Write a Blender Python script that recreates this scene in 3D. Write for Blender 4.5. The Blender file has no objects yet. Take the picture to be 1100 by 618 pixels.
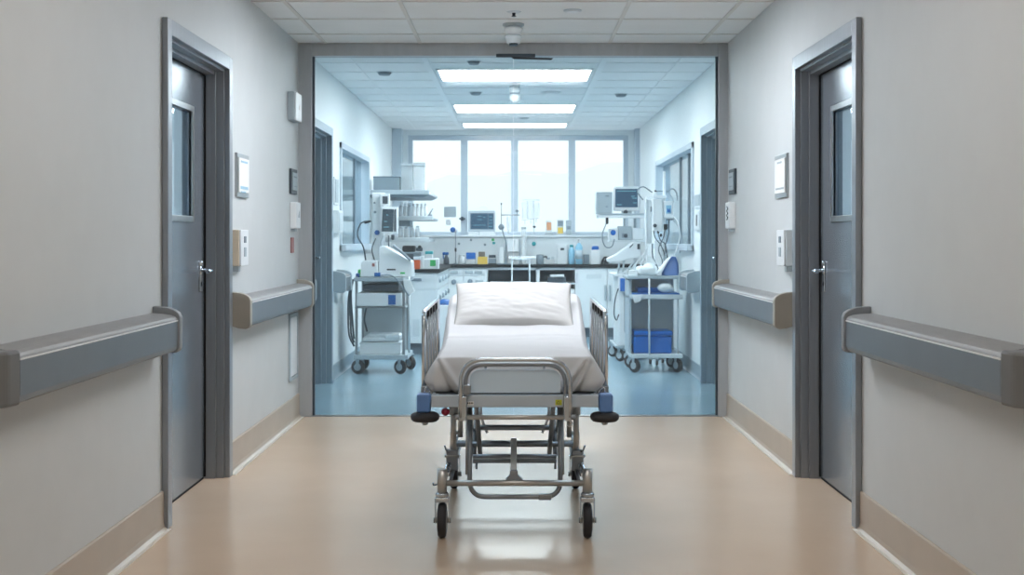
import bpy, bmesh, math, random
from mathutils import Vector, Matrix, noise
random.seed(7)
PI = math.pi
COL = bpy.context.scene.collection
CX, HY, F, EYE = 553.0, 256.0, 1400.0, 1.25          # survey of the photograph: vanishing point, focal length (px), eye height
def X(px, Y): return (px - CX) / F * Y
def Z(py, Y): return EYE - (py - HY) / F * Y
# ------------------------------------------------------------------ materials
def lin(h):
    h = h.lstrip('#')
    c = [int(h[i:i+2], 16) / 255 for i in (0, 2, 4)]
    return tuple(((v / 12.92) if v <= .04045 else ((v + .055) / 1.055) ** 2.4) for v in c) + (1,)
MATS = {}
def mat(name, hexc, rough=.5, metal=0, var=.06, scale=6, bump=0, bscale=80, alpha=1, trans=0, emit=0, spec=.5, stretch=None, coat=0):
    if name in MATS: return MATS[name]
    m = bpy.data.materials.new(name); m.use_nodes = True
    nt = m.node_tree; b = nt.nodes['Principled BSDF']
    c = lin(hexc)
    tc = nt.nodes.new('ShaderNodeTexCoord'); mp = nt.nodes.new('ShaderNodeMapping')
    nt.links.new(tc.outputs['Object'], mp.inputs[0])
    if stretch: mp.inputs['Scale'].default_value = stretch
    n = nt.nodes.new('ShaderNodeTexNoise'); n.inputs['Scale'].default_value = scale; n.inputs['Detail'].default_value = 3
    nt.links.new(mp.outputs[0], n.inputs['Vector'])
    r = nt.nodes.new('ShaderNodeValToRGB')
    r.color_ramp.elements[0].position = .3; r.color_ramp.elements[1].position = .7
    r.color_ramp.elements[0].color = tuple(v * (1 - var) for v in c[:3]) + (1,)
    r.color_ramp.elements[1].color = tuple(min(1, v * (1 + var)) for v in c[:3]) + (1,)
    nt.links.new(n.outputs['Fac'], r.inputs[0]); nt.links.new(r.outputs[0], b.inputs['Base Color'])
    b.inputs['Roughness'].default_value = rough; b.inputs['Metallic'].default_value = metal
    b.inputs['Alpha'].default_value = alpha; b.inputs['Transmission Weight'].default_value = trans
    b.inputs['Specular IOR Level'].default_value = spec
    b.inputs['Coat Weight'].default_value = coat
    if emit:
        nt.links.new(r.outputs[0], b.inputs['Emission Color']); b.inputs['Emission Strength'].default_value = emit
    if bump:
        n2 = nt.nodes.new('ShaderNodeTexNoise'); n2.inputs['Scale'].default_value = bscale
        nt.links.new(mp.outputs[0], n2.inputs['Vector'])
        bp = nt.nodes.new('ShaderNodeBump'); bp.inputs['Strength'].default_value = bump; bp.inputs['Distance'].default_value = .01
        nt.links.new(n2.outputs['Fac'], bp.inputs['Height']); nt.links.new(bp.outputs[0], b.inputs['Normal'])
    MATS[name] = m; return m
def glassmat(name, hexc, refl=.5, tint_noise=.01, rough=0.02, haze=0.0, hazecol='#e4ecf0'):
    """thin sheet glass: mostly see-through, mirror by fresnel"""
    m = bpy.data.materials.new(name); m.use_nodes = True; nt = m.node_tree
    for n in list(nt.nodes): nt.nodes.remove(n)
    out = nt.nodes.new('ShaderNodeOutputMaterial'); tr = nt.nodes.new('ShaderNodeBsdfTransparent'); gl = nt.nodes.new('ShaderNodeBsdfGlossy')
    fr = nt.nodes.new('ShaderNodeLayerWeight'); pw = nt.nodes.new('ShaderNodeMath'); pw.operation = 'POWER'; pw.inputs[1].default_value = 4.5
    ml = nt.nodes.new('ShaderNodeMath'); ml.operation = 'MULTIPLY_ADD'; ml.inputs[1].default_value = refl; ml.inputs[2].default_value = .03*refl
    nt.links.new(fr.outputs['Facing'], pw.inputs[0])
    mx = nt.nodes.new('ShaderNodeMixShader')
    tr.inputs[0].default_value = lin(hexc); gl.inputs['Roughness'].default_value = rough
    nt.links.new(pw.outputs[0], ml.inputs[0]); nt.links.new(ml.outputs[0], mx.inputs[0])
    nt.links.new(tr.outputs[0], mx.inputs[1]); nt.links.new(gl.outputs[0], mx.inputs[2])
    last = mx
    if haze:  # pale veil mixed into the glass imitates hazy glare from the room
        d1 = nt.nodes.new('ShaderNodeBsdfDiffuse'); d1.inputs[0].default_value = lin(hazecol)
        d2 = nt.nodes.new('ShaderNodeBsdfTranslucent'); d2.inputs[0].default_value = lin(hazecol)
        df = nt.nodes.new('ShaderNodeMixShader'); df.inputs[0].default_value = .6
        nt.links.new(d1.outputs[0], df.inputs[1]); nt.links.new(d2.outputs[0], df.inputs[2])
        m2 = nt.nodes.new('ShaderNodeMixShader'); m2.inputs[0].default_value = haze
        nt.links.new(mx.outputs[0], m2.inputs[1]); nt.links.new(df.outputs[0], m2.inputs[2]); last = m2
    nt.links.new(last.outputs[0], out.inputs[0])
    MATS[name] = m; return m
M = dict(
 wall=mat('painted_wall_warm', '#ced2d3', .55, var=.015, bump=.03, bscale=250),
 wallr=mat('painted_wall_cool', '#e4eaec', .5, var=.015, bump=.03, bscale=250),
 backpanel=mat('pale_splashback', '#dbe2e6', .35, var=.02),
 tile=mat('ceiling_tile', '#e9ecec', .9, var=.02, scale=3, bump=.25, bscale=160),
 tiler=mat('ceiling_tile_cool', '#f3f5f6', .9, var=.02, scale=3, bump=.25, bscale=160),
 tbar=mat('ceiling_bar', '#d8d8d4', .5, var=.02),
 tbarr=mat('ceiling_bar_white', '#f4f8fa', .45, var=.01),
 floor=mat('beige_vinyl', '#cfb8a1', .24, var=.04, scale=1.6, bump=.015, bscale=30, spec=.5),
 floorb=mat('blue_vinyl', '#88a6b6', .2, var=.05, scale=2.2, bump=.015, bscale=30, spec=.5),
 base=mat('beige_skirting', '#b8ab9c', .4, var=.03),
 baser=mat('grey_skirting', '#8fa0ab', .4, var=.03),
 edge_line=mat('pale_edge_line', '#d9d3c8', .4, var=.02),
 frame=mat('brushed_steel_frame', '#979da4', .33, .6, var=.06, scale=3, stretch=(14, 14, .6), bump=.02, bscale=20),
 door=mat('grey_door_laminate', '#87919b', .24, .5, var=.07, scale=1.2, stretch=(4, 4, .6)),
 gap=mat('dark_gap', '#15171a', .8, var=.02),
 alu=mat('satin_aluminium', '#a9adb0', .3, .85, var=.05, scale=4, stretch=(10, 10, 1)),
 glassframe=mat('glazing_frame_metal', '#b0b5b9', .4, .25, var=.05, scale=3, stretch=(6, 6, 1)),
 winframe=mat('window_frame_grey', '#bfccd7', .5, .1, var=.03),
 railface=mat('rail_slate_face', '#6d767e', .42, var=.04, bump=.02, bscale=200),
 railtop=mat('rail_taupe_top', '#8f9091', .5, var=.04, bump=.05, bscale=260),
 railend=mat('rail_end_grey', '#74777a', .5, var=.04),
 railcap=mat('rail_cap_beige', '#a9a59b', .5, var=.03),
 railcapg=mat('rail_cap_grey', '#8d9297', .5, var=.03),
 railline=mat('rail_pale_line', '#f2f5f6', .4, var=.01),
 steel=mat('polished_steel', '#bfc8d0', .26, .8, var=.06, scale=8),
 steeld=mat('dull_steel', '#8f979f', .36, .65, var=.08, scale=10),
 bronze=mat('warm_steel', '#b4b4b2', .32, .75, var=.08, scale=10),
 chrome=mat('chrome', '#cfd8e0', .12, 1, var=.02),
 deck=mat('bed_frame_grey', '#b6c3cf', .42, .05, var=.03),
 bedblue=mat('bed_corner_blue', '#5a82ba', .45, var=.05),
 rubber=mat('black_rubber', '#2b2c30', .6, var=.08),
 hub=mat('grey_wheel_hub', '#8b8b88', .4, .3, var=.05),
 red=mat('dark_red_plastic', '#7c1530', .35, var=.05),
 sheet=mat('white_sheet', '#c2c4c6', .85, var=.012, scale=4, bump=.08, bscale=350, spec=.2),
 pillow=mat('pillow_cotton', '#c5c5c4', .85, var=.012, scale=4, bump=.08, bscale=350, spec=.2),
 footpanel=mat('bluish_foot_panel', '#c2d8ea', .4, var=.02),
 white=mat('white_plastic', '#e6ebee', .35, var=.02),
 white2=mat('offwhite_plastic', '#cfd8dd', .4, var=.03),
 cabinet=mat('cabinet_laminate', '#e0e6e9', .35, var=.02),
 cabline=mat('cabinet_dark_inside', '#5f717f', .6, var=.04),
 kick=mat('kick_board', '#5d6d79', .5, var=.03),
 worktop=mat('black_worktop', '#14191d', .55, var=.1, scale=30, spec=.15),
 lgrey=mat('light_grey_plastic', '#a9b6be', .4, var=.03),
 mgrey=mat('mid_grey_plastic', '#7c8b96', .45, var=.04),
 dgrey=mat('dark_grey_plastic', '#3d4851', .45, var=.05),
 black=mat('black_plastic', '#1b2026', .4, var=.05),
 blue=mat('bright_blue_plastic', '#0062b8', .35, var=.05),
 blue2=mat('royal_blue', '#1a5ea6', .35, var=.05),
 pblue=mat('pale_blue_plastic', '#8fc3dd', .3, var=.04),
 teal=mat('teal_plastic', '#2a9aa0', .4, var=.04),
 green=mat('green_print', '#35b25e', .5, var=.04),
 yellow=mat('yellow_card', '#e8c558', .5, var=.04),
 lime=mat('yellow_green_sticker', '#c9cf3a', .5, var=.04),
 orange=mat('orange_plastic', '#e2602c', .45, var=.05),
 peach=mat('peach_card', '#d79b74', .5, var=.04),
 brown=mat('taupe_card', '#7d7466', .5, var=.04),
 rosetag=mat('dull_red_tag', '#a06a68', .5, var=.04),
 beigep=mat('beige_plastic', '#d8cbb8', .45, var=.03),
 paper=mat('white_paper', '#f2f4f4', .7, var=.01),
 screen=mat('monitor_screen', '#2f4f68', .3, var=.05, emit=.25),
 screend=mat('dark_monitor_screen', '#38464f', .15, var=.05, emit=.2),
 trace=mat('pale_screen_trace', '#6fa5b0', .3, var=.02, emit=.35),
 clear=mat('milky_plastic', '#f3f8fa', .25, var=.03, alpha=.5),
 bluefilm=mat('blue_film', '#5f86c8', .25, var=.06, alpha=.8),
 tape=mat('white_cloth', '#dfe6ea', .9, var=.04, scale=20, bump=.4, bscale=60),
 hill=mat('hazy_hills', '#e4ecf0', 1, var=.02, scale=.02, emit=.24),  # slight glow in the material stands in for bright haze
 town=mat('hazy_buildings', '#dfe5e8', 1, var=.02, scale=.05),
 panelglow=mat('light_diffuser', '#fafdff', .5, var=.003, emit=24),
 panelglowf=mat('light_diffuser_far', '#fafdff', .5, var=.003, emit=5),
 roomframe=mat('room_door_frame', '#98a9b6', .4, .15, var=.04, scale=3, stretch=(10, 10, .6)),
 panelgloww=mat('corridor_light_diffuser_warm', '#fff2e2', .5, var=.003, emit=8.5),
 panelglowc=mat('corridor_light_diffuser', '#fdf7f2', .5, var=.003, emit=7),
 panelglown=mat('corridor_light_diffuser_cool', '#f4f8ff', .5, var=.003, emit=25),
)
GL = glassmat('hazed_screen_glass', '#f5fafb', .35, haze=.03)
GLW = glassmat('window_glass', '#f8fbfd', .25)
GLD = glassmat('door_vision_glass', '#dfe9ef', .8)
GLS = glassmat('side_window_glass', '#dfe8ec', .6)
# ------------------------------------------------------------------ mesh builder
ORG = {}
def fillet(pts, r, n=6):
    P = [Vector(p) for p in pts]; out = [P[0]]
    for i in range(1, len(P) - 1):
        a, b, c = P[i-1], P[i], P[i+1]
        d1 = (a - b); d2 = (c - b); rr = min(r, d1.length * .49, d2.length * .49)
        p1 = b + d1.normalized() * rr; p2 = b + d2.normalized() * rr
        for k in range(n + 1):
            t = k / n; out.append(p1 * (1-t)**2 + b * 2*t*(1-t) + p2 * t*t)
    out.append(P[-1]); return out
def spline(pts, n=8):
    P = [Vector(p) for p in pts]; Q = [P[0]*2 - P[1]] + P + [P[-1]*2 - P[-2]]; out = []
    for i in range(1, len(Q) - 2):
        p0, p1, p2, p3 = Q[i-1:i+3]
        for k in range(n):
            t = k / n
            out.append(.5 * ((2*p1) + (p2-p0)*t + (2*p0-5*p1+4*p2-p3)*t*t + (3*p1-p0-3*p2+p3)*t**3))
    out.append(P[-1]); return out
class MB:
    def __init__(s): s.bm = bmesh.new()
    def _merge(s, b, smooth=False):
        if smooth:
            for f in b.faces: f.smooth = True
        me = bpy.data.meshes.new('t'); b.to_mesh(me); b.free(); s.bm.from_mesh(me); bpy.data.meshes.remove(me); return s
    def box(s, x0, x1, y0, y1, z0, z1, bev=0, seg=2, rot=None):
        if x0 > x1: x0, x1 = x1, x0
        if y0 > y1: y0, y1 = y1, y0
        if z0 > z1: z0, z1 = z1, z0
        b = bmesh.new(); bmesh.ops.create_cube(b, size=1)
        c = Vector(((x0+x1)/2, (y0+y1)/2, (z0+z1)/2))
        bmesh.ops.scale(b, vec=(x1-x0, y1-y0, z1-z0), verts=b.verts)
        if bev:
            bev = min(bev, .49 * min(x1-x0, y1-y0, z1-z0))
            bmesh.ops.bevel(b, geom=b.edges[:], offset=bev, segments=seg, affect='EDGES', profile=.5)
        if rot: bmesh.ops.rotate(b, cent=(0, 0, 0), matrix=Matrix.Rotation(rot[1], 3, rot[0]), verts=b.verts)
        bmesh.ops.translate(b, vec=c, verts=b.verts); return s._merge(b)
    def tube(s, pts, r, seg=10, cap=True):
        P = [Vector(p) for p in pts]; n = len(P); b = bmesh.new(); rings = []
        rad = r if isinstance(r, (list, tuple)) else [r] * n
        t = (P[1] - P[0]).normalized(); up = Vector((0, 0, 1)) if abs(t.z) < .9 else Vector((1, 0, 0))
        u = t.cross(up).normalized()
        for i in range(n):
            t = ((P[i] - P[i-1]) if i == n-1 else (P[i+1] - P[i]) if i == 0 else (P[i+1] - P[i-1])).normalized()
            u = (u - t * u.dot(t)).normalized(); v = t.cross(u)
            rings.append([b.verts.new(P[i] + (u * math.cos(2*PI*k/seg) + v * math.sin(2*PI*k/seg)) * rad[i]) for k in range(seg)])
        for i in range(n - 1):
            for k in range(seg):
                f = b.faces.new((rings[i][k], rings[i][(k+1) % seg], rings[i+1][(k+1) % seg], rings[i+1][k])); f.smooth = True
        if cap: b.faces.new(rings[0][::-1]); b.faces.new(rings[-1])
        bmesh.ops.recalc_face_normals(b, faces=b.faces); return s._merge(b)
    def lathe(s, c, prof, axis='Z', seg=20):
        """prof: (radius, height) list"""
        b = bmesh.new(); rings = []
        for r, h in prof:
            rr = max(r, 1e-4); ring = []
            for k in range(seg):
                a = 2*PI*k/seg; p = (rr*math.cos(a), rr*math.sin(a), h)
                if axis == 'X': p = (p[2], p[0], p[1])
                if axis == 'Y': p = (p[0], p[2], p[1])
                ring.append(b.verts.new(Vector(c) + Vector(p)))
            rings.append(ring)
        for i in range(len(rings) - 1):
            for k in range(seg): b.faces.new((rings[i][k], rings[i][(k+1) % seg], rings[i+1][(k+1) % seg], rings[i+1][k]))
        b.faces.new(rings[0][::-1]); b.faces.new(rings[-1])
        bmesh.ops.recalc_face_normals(b, faces=b.faces)
        for f in b.faces: f.smooth = len(f.verts) == 4 and seg > 8
        return s._merge(b)
    def prism(s, poly, a0, a1, axis='Y', bev=0):
        """poly of 2-D points swept along an axis; (x,z) for Y, (x,y) for Z, (y,z) for X"""
        b = bmesh.new()
        def mk(p, a): return {'Y': (p[0], a, p[1]), 'Z': (p[0], p[1], a), 'X': (a, p[0], p[1])}[axis]
        A = [b.verts.new(mk(p, a0)) for p in poly]; B = [b.verts.new(mk(p, a1)) for p in poly]; n = len(poly)
        b.faces.new(A); b.faces.new(B[::-1])
        for i in range(n): b.faces.new((A[i], B[i], B[(i+1) % n], A[(i+1) % n]))
        bmesh.ops.recalc_face_normals(b, faces=b.faces)
        if bev: bmesh.ops.bevel(b, geom=b.edges[:], offset=bev, segments=2, affect='EDGES', profile=.5)
        return s._merge(b)
    def ball(s, c, r, sc=(1, 1, 1), sub=3):
        b = bmesh.new(); bmesh.ops.create_icosphere(b, subdivisions=sub, radius=r)
        bmesh.ops.scale(b, vec=sc, verts=b.verts); bmesh.ops.translate(b, vec=c, verts=b.verts); return s._merge(b, True)
    def build(s, name, m, parent=None):
        me = bpy.data.meshes.new(name)
        o = bpy.data.objects.new(name, me); COL.objects.link(o)
        if parent is not None:
            root = parent
            while root.parent: root = root.parent
            org = ORG[root.name]; o.parent = parent
            bmesh.ops.translate(s.bm, vec=-org, verts=s.bm.verts)
        else:
            xs = [v.co for v in s.bm.verts]
            org = Vector(((min(v.x for v in xs)+max(v.x for v in xs))/2, (min(v.y for v in xs)+max(v.y for v in xs))/2, min(v.z for v in xs)))
            bmesh.ops.translate(s.bm, vec=-org, verts=s.bm.verts); o.location = org; ORG[o.name] = org
        s.bm.to_mesh(me); s.bm.free(); me.materials.append(M[m] if isinstance(m, str) else m); return o
def tag(o, label, cat, group=None, kind=None):
    o['label'] = label; o['category'] = cat
    if group: o['group'] = group
    if kind: o['kind'] = kind
    return o
def thing(name, label, cat, loc=(0, 0, 0), group=None, kind=None):
    o = bpy.data.objects.new(name, None); COL.objects.link(o); o.location = loc; o.empty_display_size = .1
    ORG[o.name] = Vector(loc); return tag(o, label, cat, group, kind)
def dup(root, loc, label=None):
    r = root.copy(); COL.objects.link(r); r.location = loc; ORG[r.name] = Vector(loc)
    if label: r['label'] = label
    for ch in list(root.children):
        c = ch.copy(); COL.objects.link(c); c.parent = r
        for g in list(ch.children):
            d = g.copy(); COL.objects.link(d); d.parent = c
    return r
def struct(mb, name, m, label, cat): return tag(mb.build(name, m), label, cat, kind='structure')
def solo(mb, name, m, label, cat, group=None): return tag(mb.build(name, m), label, cat, group)
# ------------------------------------------------------------------ the building
WL, WR, RL, RR = -1.515, 1.49, -1.62, 1.65      # inner faces of corridor and of room walls
YG, YB, YD = 9.16, 17.45, 17.05                 # glazed screen, window wall, face of the service duct
CZ, RZ = 2.615, 2.70
def wall_holes(xa, xb, y0, y1, z1, holes, z0=0.0):
    mb = MB(); y = y0
    for (ya, yb, za, zb) in sorted(holes):
        if ya > y: mb.box(xa, xb, y, ya, z0, z1)
        if za > z0: mb.box(xa, xb, ya, yb, z0, za)
        if zb < z1: mb.box(xa, xb, ya, yb, zb, z1)
        y = yb
    mb.box(xa, xb, y, y1, z0, z1); return mb
DL = (5.66, 6.80); DRM = (10.0, 11.2)
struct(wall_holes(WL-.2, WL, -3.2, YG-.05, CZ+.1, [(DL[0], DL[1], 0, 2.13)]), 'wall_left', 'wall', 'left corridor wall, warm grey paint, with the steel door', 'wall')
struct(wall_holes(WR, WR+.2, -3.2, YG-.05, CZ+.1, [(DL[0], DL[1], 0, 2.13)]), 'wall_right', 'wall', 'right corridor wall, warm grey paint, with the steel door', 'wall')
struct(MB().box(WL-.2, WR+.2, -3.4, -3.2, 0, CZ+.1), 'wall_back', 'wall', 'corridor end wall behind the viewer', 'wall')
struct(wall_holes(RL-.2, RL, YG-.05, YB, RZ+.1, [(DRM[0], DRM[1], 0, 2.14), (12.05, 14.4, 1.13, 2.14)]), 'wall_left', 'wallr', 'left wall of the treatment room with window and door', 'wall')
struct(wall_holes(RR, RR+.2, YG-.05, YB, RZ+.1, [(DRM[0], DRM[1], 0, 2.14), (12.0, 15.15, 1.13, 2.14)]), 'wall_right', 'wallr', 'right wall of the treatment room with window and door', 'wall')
# window wall
WX = [-1.43, 1.52]
wb = MB(); zt = 2.63
wb.box(RL-.2, WX[0], YB, YB+.2, 0, RZ+.1); wb.box(WX[1], RR+.2, YB, YB+.2, 0, RZ+.1)
wb.box(WX[0], WX[1], YB, YB+.2, zt, RZ+.1); wb.box(WX[0], WX[1], YB, YB+.2, 0, 1.29)
struct(wb, 'wall_front', 'wallr', 'far wall of the treatment room around the wide window', 'wall')
struct(MB().box(WL-.2, WR+.2, -3.4, YG, -.1, 0), 'floor', 'floor', 'glossy beige vinyl corridor floor', 'floor')
struct(MB().box(RL-.2, RR+.2, YG, YB+.2, -.1, 0), 'floor', 'floorb', 'pale blue vinyl floor of the treatment room', 'floor')
struct(MB().box(WL-.2, WR+.2, -3.4, YG-.02, CZ, CZ+.1), 'ceiling', 'tile', 'tiled suspended ceiling of the corridor', 'ceiling')
struct(MB().box(RL-.2, RR+.2, YG-.02, YB+.2, RZ, RZ+.1), 'ceiling', 'tiler', 'tiled suspended ceiling of the treatment room', 'ceiling')
def tgrid(xs, ys, x0, x1, y0, y1, z, w):
    mb = MB()
    for x in xs: mb.box(x-w/2, x+w/2, y0, y1, z-.006, z+.002)
    for y in ys: mb.box(x0, x1, y-w/2, y+w/2, z-.005, z+.002)
    return mb
ys = [8.70 - .6*k for k in range(19)]
struct(tgrid([-1.325, -.662, .662, 1.30], ys, WL, WR, -3.2, YG-.05, CZ, .024), 'trim_1', 'tbar', 'grid of pale bars in the corridor ceiling', 'ceiling grid')
ys = [9.55 + .6*k for k in range(13)]
mb = tgrid([-1.32, 1.34], ys, RL, RR, YG, YB, RZ, .011)
struct(mb, 'trim_2', 'tiler', 'grid of thin bars in the treatment room ceiling', 'ceiling grid')
struct(MB().box(-.75, -.70, YG, 16.9, RZ-.01, RZ+.002).box(.70, .75, YG, 16.9, RZ-.01, RZ+.002), 'trim_3', 'tbarr', 'two wide white ceiling strips flanking the light panels', 'ceiling strip')
# skirting
def skirt(name, s, xw, y0, y1, h, m, lab):
    prof = [(xw, 0), (xw - s*.03, 0), (xw - s*.014, .012), (xw - s*.010, .03), (xw - s*.010, h-.006), (xw - s*.006, h), (xw, h)]
    struct(MB().prism(prof, y0, y1, 'Y'), name, m, lab, 'baseboard')
skirt('baseboard_left', -1, WL, -3.2, 5.59, .165, 'base', 'beige vinyl skirting on the near left wall')
skirt('baseboard_left', -1, WL, 6.875, YG-.05, .165, 'base', 'beige vinyl skirting between left door and glass screen')
skirt('baseboard_right', 1, WR, -3.2, 5.59, .165, 'base', 'beige vinyl skirting on the near right wall')
skirt('baseboard_right', 1, WR, 6.875, YG-.05, .165, 'base', 'beige vinyl skirting between right door and glass screen')
for s, xw, nm, side in ((-1, RL, 'baseboard_left', 'left'), (1, RR, 'baseboard_right', 'right')):
    skirt(nm, s, xw, YG+.06, DRM[0]-.08, .12, 'baser', 'grey skirting before the %s treatment room door' % side)
    skirt(nm, s, xw, DRM[1]+.08, (13.98 if s < 0 else 16.3), .12, 'baser', 'grey skirting past the %s treatment room door' % side)
cl = MB()
for s, xw in ((-1, WL), (1, WR)):
    for a, b in ((-3.2, 5.59), (6.875, YG-.05)): cl.box(xw - s*.028, xw - s*.042, a, b, 0, .003)
struct(cl, 'trim_4', 'edge_line', 'pale sealant lines where skirting meets the beige floor', 'edging')  # thin pale strips along the foot of the skirting
struct(MB().box(WL, WR, YG-.03, YG+.03, 0, .006, .002), 'trim_5', 'alu', 'metal threshold strip where beige floor meets blue floor', 'threshold')
# ------------------------------------------------------------------ doors
def corridor_door(n, s, xw, yr, label, window=True, casing='frame', ztop=2.13, pro=.028, matd='door', lev=True):
    y0, y1 = yr; w = .07
    r = thing('door_%d' % n, label, 'door', (xw, (y0+y1)/2, 0), kind='structure')
    f = MB(); xo = xw - s*pro
    f.box(xw - s*.0005, xo, y0-w, y0, 0, ztop+w, .004); f.box(xw - s*.0005, xo, y1, y1+w, 0, ztop+w, .004); f.box(xw - s*.0005, xo, y0+.0, y1, ztop, ztop+w, .003)
    # stepped lining of the opening
    f.box(xw, xw+s*.06, y0, y0+.02, 0, ztop, .002); f.box(xw, xw+s*.19, y0, y0+.012, 0, ztop)
    f.box(xw, xw+s*.04, y1-.012, y1, 0, ztop, .002); f.box(xw+s*.04, xw+s*.2, y1-.03, y1, 0, ztop, .002)
    f.box(xw, xw+s*.045, y0, y1, ztop-.012, ztop, .002); f.box(xw+s*.045, xw+s*.2, y0, y1, ztop-.03, ztop, .002)
    f.build('door_frame', casing, r)
    MB().box(xw+s*.092, xw+s*.098, y0+.012, y1-.031, .0005, ztop-.031).build('shadow_gap', 'gap', r) if not window else None
    a, b = xw + s*.10, xw + s*.145; c0, c1 = y0+.02, y1-.038; zt_ = ztop-.036
    leaf = MB()
    wy0, wy1, wz0, wz1 = c1-.84, c1-.30, 1.36, 1.88
    if window:
        wy0, wy1 = 5.93, 6.50
        for (p, q, u, v) in ((c0, wy0, .012, zt_), (wy1, c1, .012, zt_), (wy0, wy1, .012, wz0), (wy0, wy1, wz1, zt_)):
            leaf.box(a, b, p, q, u, v)
    else: leaf.box(a, b, c0, c1, .012, zt_, .002)
    leaf = leaf.build('door_leaf', matd, r)
    if window:
        wf = MB(); t = .03
        for (p, q, u, v) in ((wy0-t, wy0, wz0-t, wz1+t), (wy1, wy1+t, wz0-t, wz1+t), (wy0, wy1, wz0-t, wz0), (wy0, wy1, wz1, wz1+t)):
            wf.box(a - s*.010, a + s*.012, p, q, u, v, .002)
        wf = wf.build('vision_frame', 'alu', leaf)
        MB().box(a+s*.018, a+s*.024, wy0, wy1, wz0, wz1).build('vision_pane', GLD, leaf)
        MB().box(a-s*.010, a+s*.004, y1-.038, y1-.0302, .012, zt_).build('edge_strip', 'gap', leaf); MB().box(a-s*.006, a+s*.004, c0, y1-.038, zt_, zt_+.006).build('edge_strip', 'gap', leaf); MB().box(a-s*.0005, a+s*.03, c0, c1, .001, .012).build('bottom_gap_strip', 'gap', leaf)  # near-black strips paint in the dark gap around the leaf
    if lev:
        hy, hz = c1-.07, 1.085
        h = MB(); h.lathe((a, hy, hz), [(.026, 0), (.026, -s*.008), (.012, -s*.010)], 'X'); h.lathe((a, hy, hz-.07), [(.013, 0), (.013, -s*.006)], 'X')
        h.box(a, a - s*.006, hy-.022, hy+.022, hz-.11, hz+.045, .004)
        h.lathe((a, hy, hz+.035), [(.014, 0), (.014, -s*.012)], 'X')
        h.tube(fillet([(a, hy, hz), (a - s*.065, hy, hz), (a - s*.07, hy-.13, hz-.004)], .03), .0095)
        h.build('door_handle', 'chrome', leaf)
    return r
corridor_door(1, -1, WL, DL, 'steel-framed grey door with small window in the left corridor wall')
corridor_door(2, 1, WR, DL, 'steel-framed grey door with small window in the right corridor wall')
corridor_door(3, -1, RL, DRM, 'plain grey door in the left treatment room wall', window=False, pro=.05, casing='roomframe', matd='roomframe')
corridor_door(4, 1, RR, DRM, 'plain grey door in the right treatment room wall', window=False, pro=.05, casing='roomframe', matd='roomframe')
# small rooms behind the corridor doors, seen through their vision panes
def side_room(s, xw, y0, y1, lab, h=2.6):
    xo = xw + s*2.2; xi = xw + s*.2; mb = MB()
    mb.box(xo, xo+s*.1, y0, y1, -.1, h); mb.box(xi, xo, y0-.1, y0, -.1, h); mb.box(xi, xo, y1, y1+.1, -.1, h)
    mb.box(xi, xo, y0, y1, -.1, -.001); mb.box(xi, xo, y0, y1, h, h+.1)
    side = 'left' if s < 0 else 'right'
    struct(mb, 'wall_%s' % side, 'wallr', lab, 'wall')
    struct(MB().box(xw+s*.6, xw+s*1.6, (y0+y1)/2-.3, (y0+y1)/2+.3, h-.03, h-.001), 'trim_%d' % (10 + int(y0) + (s > 0)*30), mat('side_room_fill_light', '#eef6ff', .5, emit=24.0), 'added ceiling light panel in the ' + lab, 'light panel')  # glowing panel added to brighten what shows through the panes
side_room(-1, WL, 4.6, 8.6, 'small room behind the left corridor door')
side_room(1, WR, 4.6, 8.6, 'small room behind the right corridor door')
side_room(-1, RL, 11.5, 15.8, 'adjoining room behind the left side window')
side_room(1, RR, 11.5, 15.8, 'adjoining room behind the right side window')
# ------------------------------------------------------------------ glazed screen
g = thing('window_1', 'full-width glass screen in a steel frame between corridor and treatment room', 'glass screen', (0, YG, 0), kind='structure')
MB().box(WL, -1.42, YG-.05, YG+.05, 0, CZ, .004).build('frame_post', 'glassframe', g)
MB().box(1.425, WR+.01, YG-.05, YG+.05, 0, CZ, .004).build('frame_post', 'glassframe', g)
MB().box(-1.42, 1.425, YG-.05, YG+.05, 2.525, CZ-.001, .004).build('frame_header', 'glassframe', g)
MB().box(-1.42, -.012, YG-.006, YG+.006, .008, 2.525).build('glass_pane', GL, g)
MB().box(-.006, 1.425, YG-.006, YG+.006, .008, 2.525).build('glass_pane', GL, g)
MB().box(-1.42, -1.405, YG-.012, YG+.012, .006, 2.525).box(1.41, 1.425, YG-.012, YG+.012, .006, 2.525).build('edge_strip', 'dgrey', g)
s_ = thing('door_sensor', 'slim dark sensor bar under the middle of the glass screen header', 'sensor', (.06, YG-.07, 2.53))
MB().box(X(533, 9.1), X(575, 9.1), YG-.09, YG-.049, 2.512, 2.535, .004).build('sensor_housing', 'dgrey', s_)
MB().prism([(X(549, 9.1), 2.512), (X(594, 9.1), 2.505), (X(592, 9.1), 2.494), (X(552, 9.1), 2.500)], YG-.085, YG-.055, 'Y').build('sensor_arm', 'black', s_)
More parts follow.
